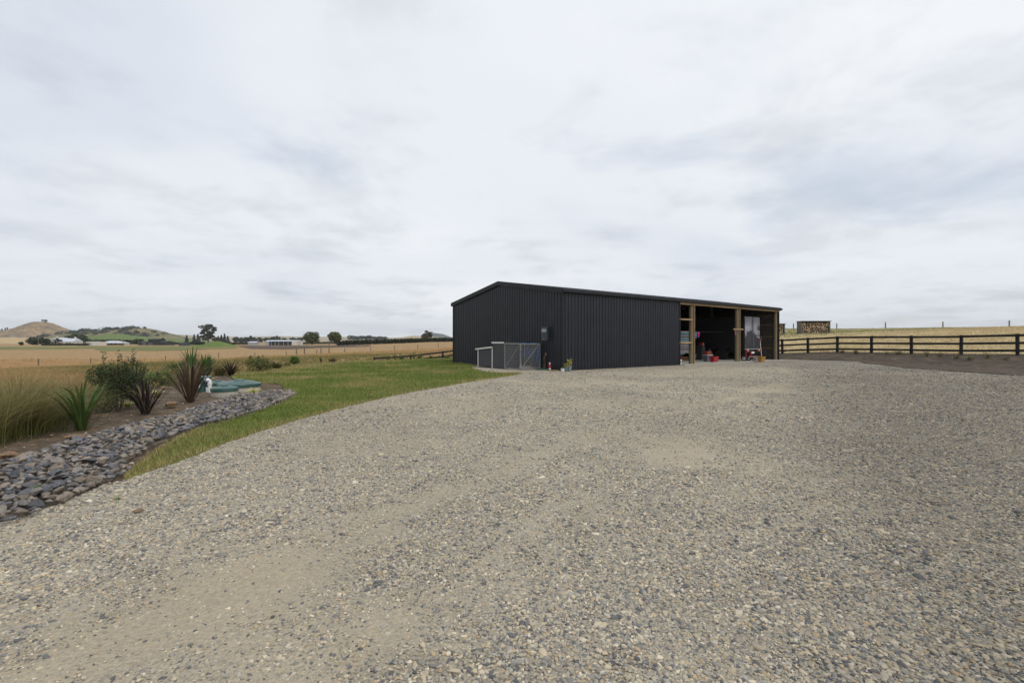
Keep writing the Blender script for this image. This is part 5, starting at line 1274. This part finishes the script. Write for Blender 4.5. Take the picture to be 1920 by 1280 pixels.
ftree('dense_tree', 'dark dense tree beside the white cottage', 68, 630.5, 34, 330, DG, nleaf=2400, ls=0.6, trunk=0.05, seed=7, clusters=22)
ftree('dense_tree', 'smaller dark tree touching the white cottage gable', 86, 634, 18, 325, DG, nleaf=1500, ls=0.5, trunk=0.05, seed=8)
ftree('dense_tree', 'lone small dark tree at the pale field corner', 40, 640.5, 8, 320, DG, nleaf=600, ls=0.45, trunk=0.05, seed=9)
ftree('dense_tree', 'broad domed dark tree behind the white cottage chimney', 143, 625.5, 40, 400, (0.050,0.075,0.026), nleaf=3000, ls=0.75, trunk=0.04, seed=10, clusters=28)
ftree('slender_tree', 'sparse small tree in front of the white cottage', 107, 632, 20, 318, (0.085,0.075,0.045), nleaf=500, ls=0.4, trunk=0.3, seed=11, shape='umbrella')
ftree('dense_tree', 'dark tree left of the black barn', 261, 634.5, 18, 360, DG, nleaf=1300, ls=0.6, trunk=0.05, seed=12)
ftree('dense_tree', 'dark tree right of the black barn', 306, 632.5, 16, 360, DG, nleaf=1300, ls=0.6, trunk=0.05, seed=13, shape='cone')
pines = [(364,625.5,9,700),(371,624.5,9,700),(409,629,9,720),(415,627,9,720),(421,624,10,720),(427,629,8,720),(452,632,12,800),(442,630,9,800),(471,628.5,14,760),(461,631,12,780),(485,632,16,800),(500,632,14,820),(512,630,10,840),(521,629,10,840),(534,633,14,700),(548,631,12,840),(562,632.5,14,820),(350,628,7,640)]
for k, (px, yt, wp, Y) in enumerate(pines):
    ftree('shelter_tree', ('pointed dark conifer beside the gum tree, in front of the pale far hills' if k < 6 or k == 17 else 'round-headed dark tree in the far belt behind the open-fronted farm shed'), px, yt, wp*1.25, Y, (0.038,0.054,0.036), nleaf=700, ls=1.3, trunk=0.05, seed=40+k, shape='cone' if k < 6 or k == 17 else 'round', clusters=10, group='conifers beside the gum tree' if k < 6 or k == 17 else 'trees of the far shelter belt')
for k, px in enumerate((677,683,690,697,704,710,719,724,730,736)):
    b = s_mid(px, -0.55); h = (CAM_Z+(640-(628+ (k*37 % 5)*0.5 + (0 if px < 712 else 1.5)))/FPX*b[1])-b[2]
    tree('hilltop_tree', 'dark tree in the grove on the pale low hill', (b[0],b[1],b[2]), h, 15/FPX*b[1], (0.036,0.050,0.038), nleaf=600, ls=1.8, trunk=0.05, seed=70+k, clusters=9, group='grove on the pale low hill')
for px, k, h in ((80,0.0,7),(86,0.0,9)):
    tree('summit_tree', 'larger of two dark trees on the conical hill summit' if h > 8 else 'smaller of two dark trees on the conical hill summit', s_cone(px, k), h, h*1.1, DG, nleaf=250, ls=1.6, trunk=0.1, seed=px, clusters=6, group='trees on the conical hill top')
for px in (16,20,26,30):
    tree('hillside_tree', 'dark pointed tree on the shoulder of the conical hill', s_cone(px, -0.2), 14, 8, DG, nleaf=260, ls=1.8, trunk=0.05, seed=px, clusters=6, shape='cone', group='trees on the conical hill shoulder')
parts = []
rg = np.random.default_rng(5)
for k in range(120):
    px = rg.uniform(145, 318); kk = rg.uniform(-0.75, 0.0); p = s_scr(px, kk)
    if fbm(np.array([px*0.06]), np.array([kk*4]), 91)[0] < 0.46 and rg.random() < 0.8: continue
    s = rg.uniform(4,9); parts.append(leafcloud(46, (p[0], p[1], p[2]+s*0.25), (s*1.1, s, s*0.6), 2.4, np.array((0.048,0.060,0.034))*rg.uniform(0.7,1.35), 0.3))
o = quads_obj('hill_scrub', parts, M_LEAF); tag(o, 'dark scrub bushes covering the low hill behind the pasture', 'scrub', kind='stuff')

def hedge(label, p0, p1, h, w, n, ls, col, seed=0, group=None):
    t = thing('hedge', label, 'hedge', (p0[0], p0[1], p0[2])); rg = np.random.default_rng(seed)
    L_ = math.hypot(p1[0]-p0[0], p1[1]-p0[1]); d = np.array((p1[0]-p0[0], p1[1]-p0[1], p1[2]-p0[2]))
    m_ = max(6, int(L_/(h*0.8))); parts = []
    for k in range(m_):
        c = d*((k+0.5)/m_); zt = T1(p0[0]+c[0], p0[1]+c[1])-p0[2] if abs(p0[2]-T1(p0[0],p0[1])) < 1 else c[2]
        parts.append(leafcloud(max(8, n//m_), (c[0], c[1], zt+h*0.48), (L_/m_*0.75, w/2, h*rg.uniform(0.50,0.58)), ls, np.array(col)*rg.uniform(0.8,1.2), 0.3))
    quads_obj('foliage', parts, M_LEAF, t); m = MB()
    for k in range(m_):
        c = d*((k+0.5)/m_); zt = T1(p0[0]+c[0], p0[1]+c[1])-p0[2] if abs(p0[2]-T1(p0[0],p0[1])) < 1 else c[2]
        m.tube([(c[0],c[1],zt-0.2),(c[0],c[1],zt+h*0.6)], [h*0.05,h*0.02], 5)
    m.build('stems', M_BARK, t)
hedge('long dark trimmed hedge running from the round tree up behind the shed', at(632, 215), at(880, 265), 2.3, 2.2, 9000, 0.45, (0.030,0.038,0.020), 1)
hedge('low clipped hedge in front of the white cottage', at(78, 312), at(166, 312), 1.5, 1.4, 2500, 0.4, (0.050,0.065,0.026), 2)
hedge('tall dark hedge behind the long low house', at(168, 420), at(258, 420), 4.4, 3, 3200, 0.7, (0.026,0.036,0.018), 3)
hedge('clipped hedge in front of the gum tree', at(356, 380), at(384, 380), 2.6, 2.4, 1200, 0.55, (0.035,0.05,0.022), 4)
hedge('short hedge beside the small dark hut', at(318, 400), at(352, 400), 1.9, 2, 1000, 0.5, (0.035,0.05,0.022), 5)
hedge('low hedge running to the farm shed', at(425, 400), at(470, 400), 2.0, 2, 1200, 0.5, (0.045,0.055,0.026), 6)
hedge('low hedge right of the farm shed', at(556, 400), at(640, 400), 2.0, 2, 1600, 0.5, (0.04,0.05,0.024), 7)
hedge('low hedge in front of the long low house', at(184, 345), at(232, 345), 1.1, 1.2, 1200, 0.4, (0.055,0.07,0.026), 8)

M_WALLW = mat('pale_wall', (0.58,0.55,0.50), 0.85, vary=0.08, scale=0.5); M_ROOFW = mat('pale_iron_roof', (0.50,0.53,0.58), 0.5, vary=0.1, scale=0.3)
M_ROOFG = mat('grey_roof', (0.30,0.31,0.33), 0.6, vary=0.1, scale=0.3); M_WIN = mat('window_glass', (0.03,0.035,0.045), 0.15); M_BLKB = mat('black_barn', (0.014,0.014,0.017), 0.6, vary=0.15)
def gable(name, label, cat, px0, px1, Y, eave, peak, dep, wm, rm, wins=(), hip=0.0, over=0.3, door=None, chimney=None, base=None):
    a = at(px0, Y) if base is None else base; w = (px1-px0)/FPX*Y; t = thing(name, label, cat, (a[0], a[1], a[2]))
    MB().box(0,w,0,dep,-0.5,eave).build('wall', wm, t)
    m = MB(); e = over; m.add([(-e,-e,eave),(w+e,-e,eave),(w+e,dep+e,eave),(-e,dep+e,eave),(hip*w-e*(hip == 0),dep/2,peak),(w-hip*w+e*(hip == 0),dep/2,peak)], [(0,1,5,4),(2,3,4,5),(1,2,5),(3,0,4),(0,3,2,1)])
    rf = m.build('roof', rm, t)
    if chimney:
        for c in chimney: MB().box(c*w-0.4,c*w+0.4,dep/2-0.4,dep/2+0.4,peak-0.8,peak+1.1).build('chimney', wm, rf)
    for (f, ww, z0, z1) in wins:
        q = MB().box(f*w-ww/2-0.1,f*w+ww/2+0.1,-0.06,-0.004,z0-0.1,z1+0.1).build('window', M_TRIM, t); MB().box(f*w-ww/2,f*w+ww/2,-0.09,-0.062,z0,z1).build('pane', M_WIN, q)
    if door: f, ww, z1, dm = door; MB().box(f*w-ww/2,f*w+ww/2,-0.05,-0.004,0,z1).build('door', dm, t)
    return t
gable('cottage', 'white cottage with pale iron roof between dark trees', 'house', 93, 116, 335, 2.7, 5.4, 8, M_WALLW, M_ROOFW, [(.2,1.2,.9,2.1),(.5,1.2,.9,2.1),(.8,1.2,.9,2.1)], chimney=(.15,))
gable('cottage_wing', 'white cottage wing with red door and chimney', 'house', 113, 136, 332, 2.6, 5.0, 8, M_WALLW, M_ROOFW, [(.55,1.2,.9,2.0),(.8,1.2,.9,2.0)], chimney=(.8,), door=(.12,1.0,2.1,M_CLR))
gable('garage', 'low cream garage with two grey roller doors', 'garage', 161, 184, 330, 2.4, 2.7, 7, M_WALLW, M_WALLW, [], over=0.15, door=(.28,3.0,1.9,M_ROOFG))
gable('long_house', 'long low house with a wide pale hipped roof', 'house', 184, 225, 352, 1.6, 3.2, 9, M_WALLW, M_ROOFW, [(.2,1.6,.5,1.4),(.4,1.6,.5,1.4),(.6,1.6,.5,1.4),(.82,1.6,.5,1.4)], hip=0.28, over=0.5)
t = gable('black_barn', 'black barn with a raised middle bay on the plain', 'barn', 260, 309, 340, 2.3, 3.0, 10, M_BLKB, M_BLKB, [(.2,2.0,.6,1.5),(.45,2.4,.5,1.3)], over=0.2)
w_ = 49/FPX*340; MB().box(w_*0.32,w_*0.68,1.0,9.0,2.4,4.3).build('raised_bay', M_BLKB, t); MB().add([(w_*.31,0.8,4.3),(w_*.69,0.8,4.3),(w_*.69,9.2,4.3),(w_*.31,9.2,4.3),(w_*.31,5,4.8),(w_*.69,5,4.8)], [(0,1,5,4),(2,3,4,5),(1,2,5),(3,0,4),(0,3,2,1)]).build('raised_roof', M_BLKB, t)
gable('field_hut', 'small dark blue-grey hut on the plain', 'hut', 335, 348, 300, 1.5, 1.75, 4, mat('hut_wall', (0.05,0.055,0.075), 0.7), MATS['hut_wall'], [], over=0.1)
t = gable('implement_shed', 'long open-fronted farm shed with a pale roof and white end wall', 'shed', 497, 557, 330, 2.9, 3.7, 9, M_BLKB, M_ROOFW, [], over=0.2)
w_ = 60/FPX*330; MB().box(w_*0.84,w_+0.15,-0.25,9,-0.2,3.3).build('white_end', M_WALLW, t); MB().box(-0.1,w_*0.13,-0.25,-0.02,-0.2,2.8).build('grey_panel', M_ROOFG, t)
for f in (0.2,0.32,0.43,0.58,0.72): MB().box(w_*f-0.12,w_*f+0.12,-0.28,-0.03,-0.2,2.85).build('post', M_ROOFG, t)
gable('grey_hut', 'small grey gabled hut left of the open-fronted farm shed', 'hut', 465, 479, 335, 1.9, 2.7, 5, M_ROOFG, M_ROOFW, [], over=0.2)
gable('hilltop_house', 'blue-grey house on top of the scrubby hill', 'house', 229, 241, 1150, 6, 8, 12, mat('blue_wall', (0.10,0.15,0.22), 0.6), M_ROOFG, [], base=(s_scr(229,0)[0], 1148, s_scr(235,0)[2]-3))
def upole(label, px, Y, ytop):
    p = at(px, Y); h = CAM_Z+(640-ytop)/FPX*Y-p[2]; t = thing('utility_pole', label, 'pole', p); MB().tube([(0,0,-0.3),(0,0,h)], [0.16,0.12], 8).build('pole', M_OLDPOST, t); MB().box(-0.8,0.8,-0.08,0.08,h-0.7,h-0.55).build('crossarm', M_OLDPOST, t)
    for x in (-0.7,0,0.7): MB().lathe([(0.05,0),(0.06,0.12),(0.03,0.2)], 8, (x,0,h-0.55)).build('insulator', M_WHITE, t)
upole('grey utility pole beside the dark tree at the cottage', 72, 300, 631); upole('utility pole in front of the long low house', 230.5, 320, 633); upole('thin utility pole at the black barn', 259, 335, 630)
upole('thin pole behind the hedge in the dry field', 770.5, 300, 632)

# ------------------------------------------------------------------ haze
hb = MB().box(-6000,6000,-200,5600,-6,180).build('haze', None); tag(hb, 'thin pale haze filling the air over the plain', 'haze', kind='stuff')
hm = bpy.data.materials.new('haze'); hm.use_nodes = True; hm.node_tree.nodes.clear()
hv = hm.node_tree.nodes.new('ShaderNodeVolumePrincipled'); hv.inputs['Color'].default_value = (0.95,0.975,1.0,1); hv.inputs['Density'].default_value = 0.00010; hv.inputs['Anisotropy'].default_value = 0.0
ho = hm.node_tree.nodes.new('ShaderNodeOutputMaterial'); hm.node_tree.links.new(hv.outputs[0], ho.inputs['Volume']); hb.data.materials.append(hm)
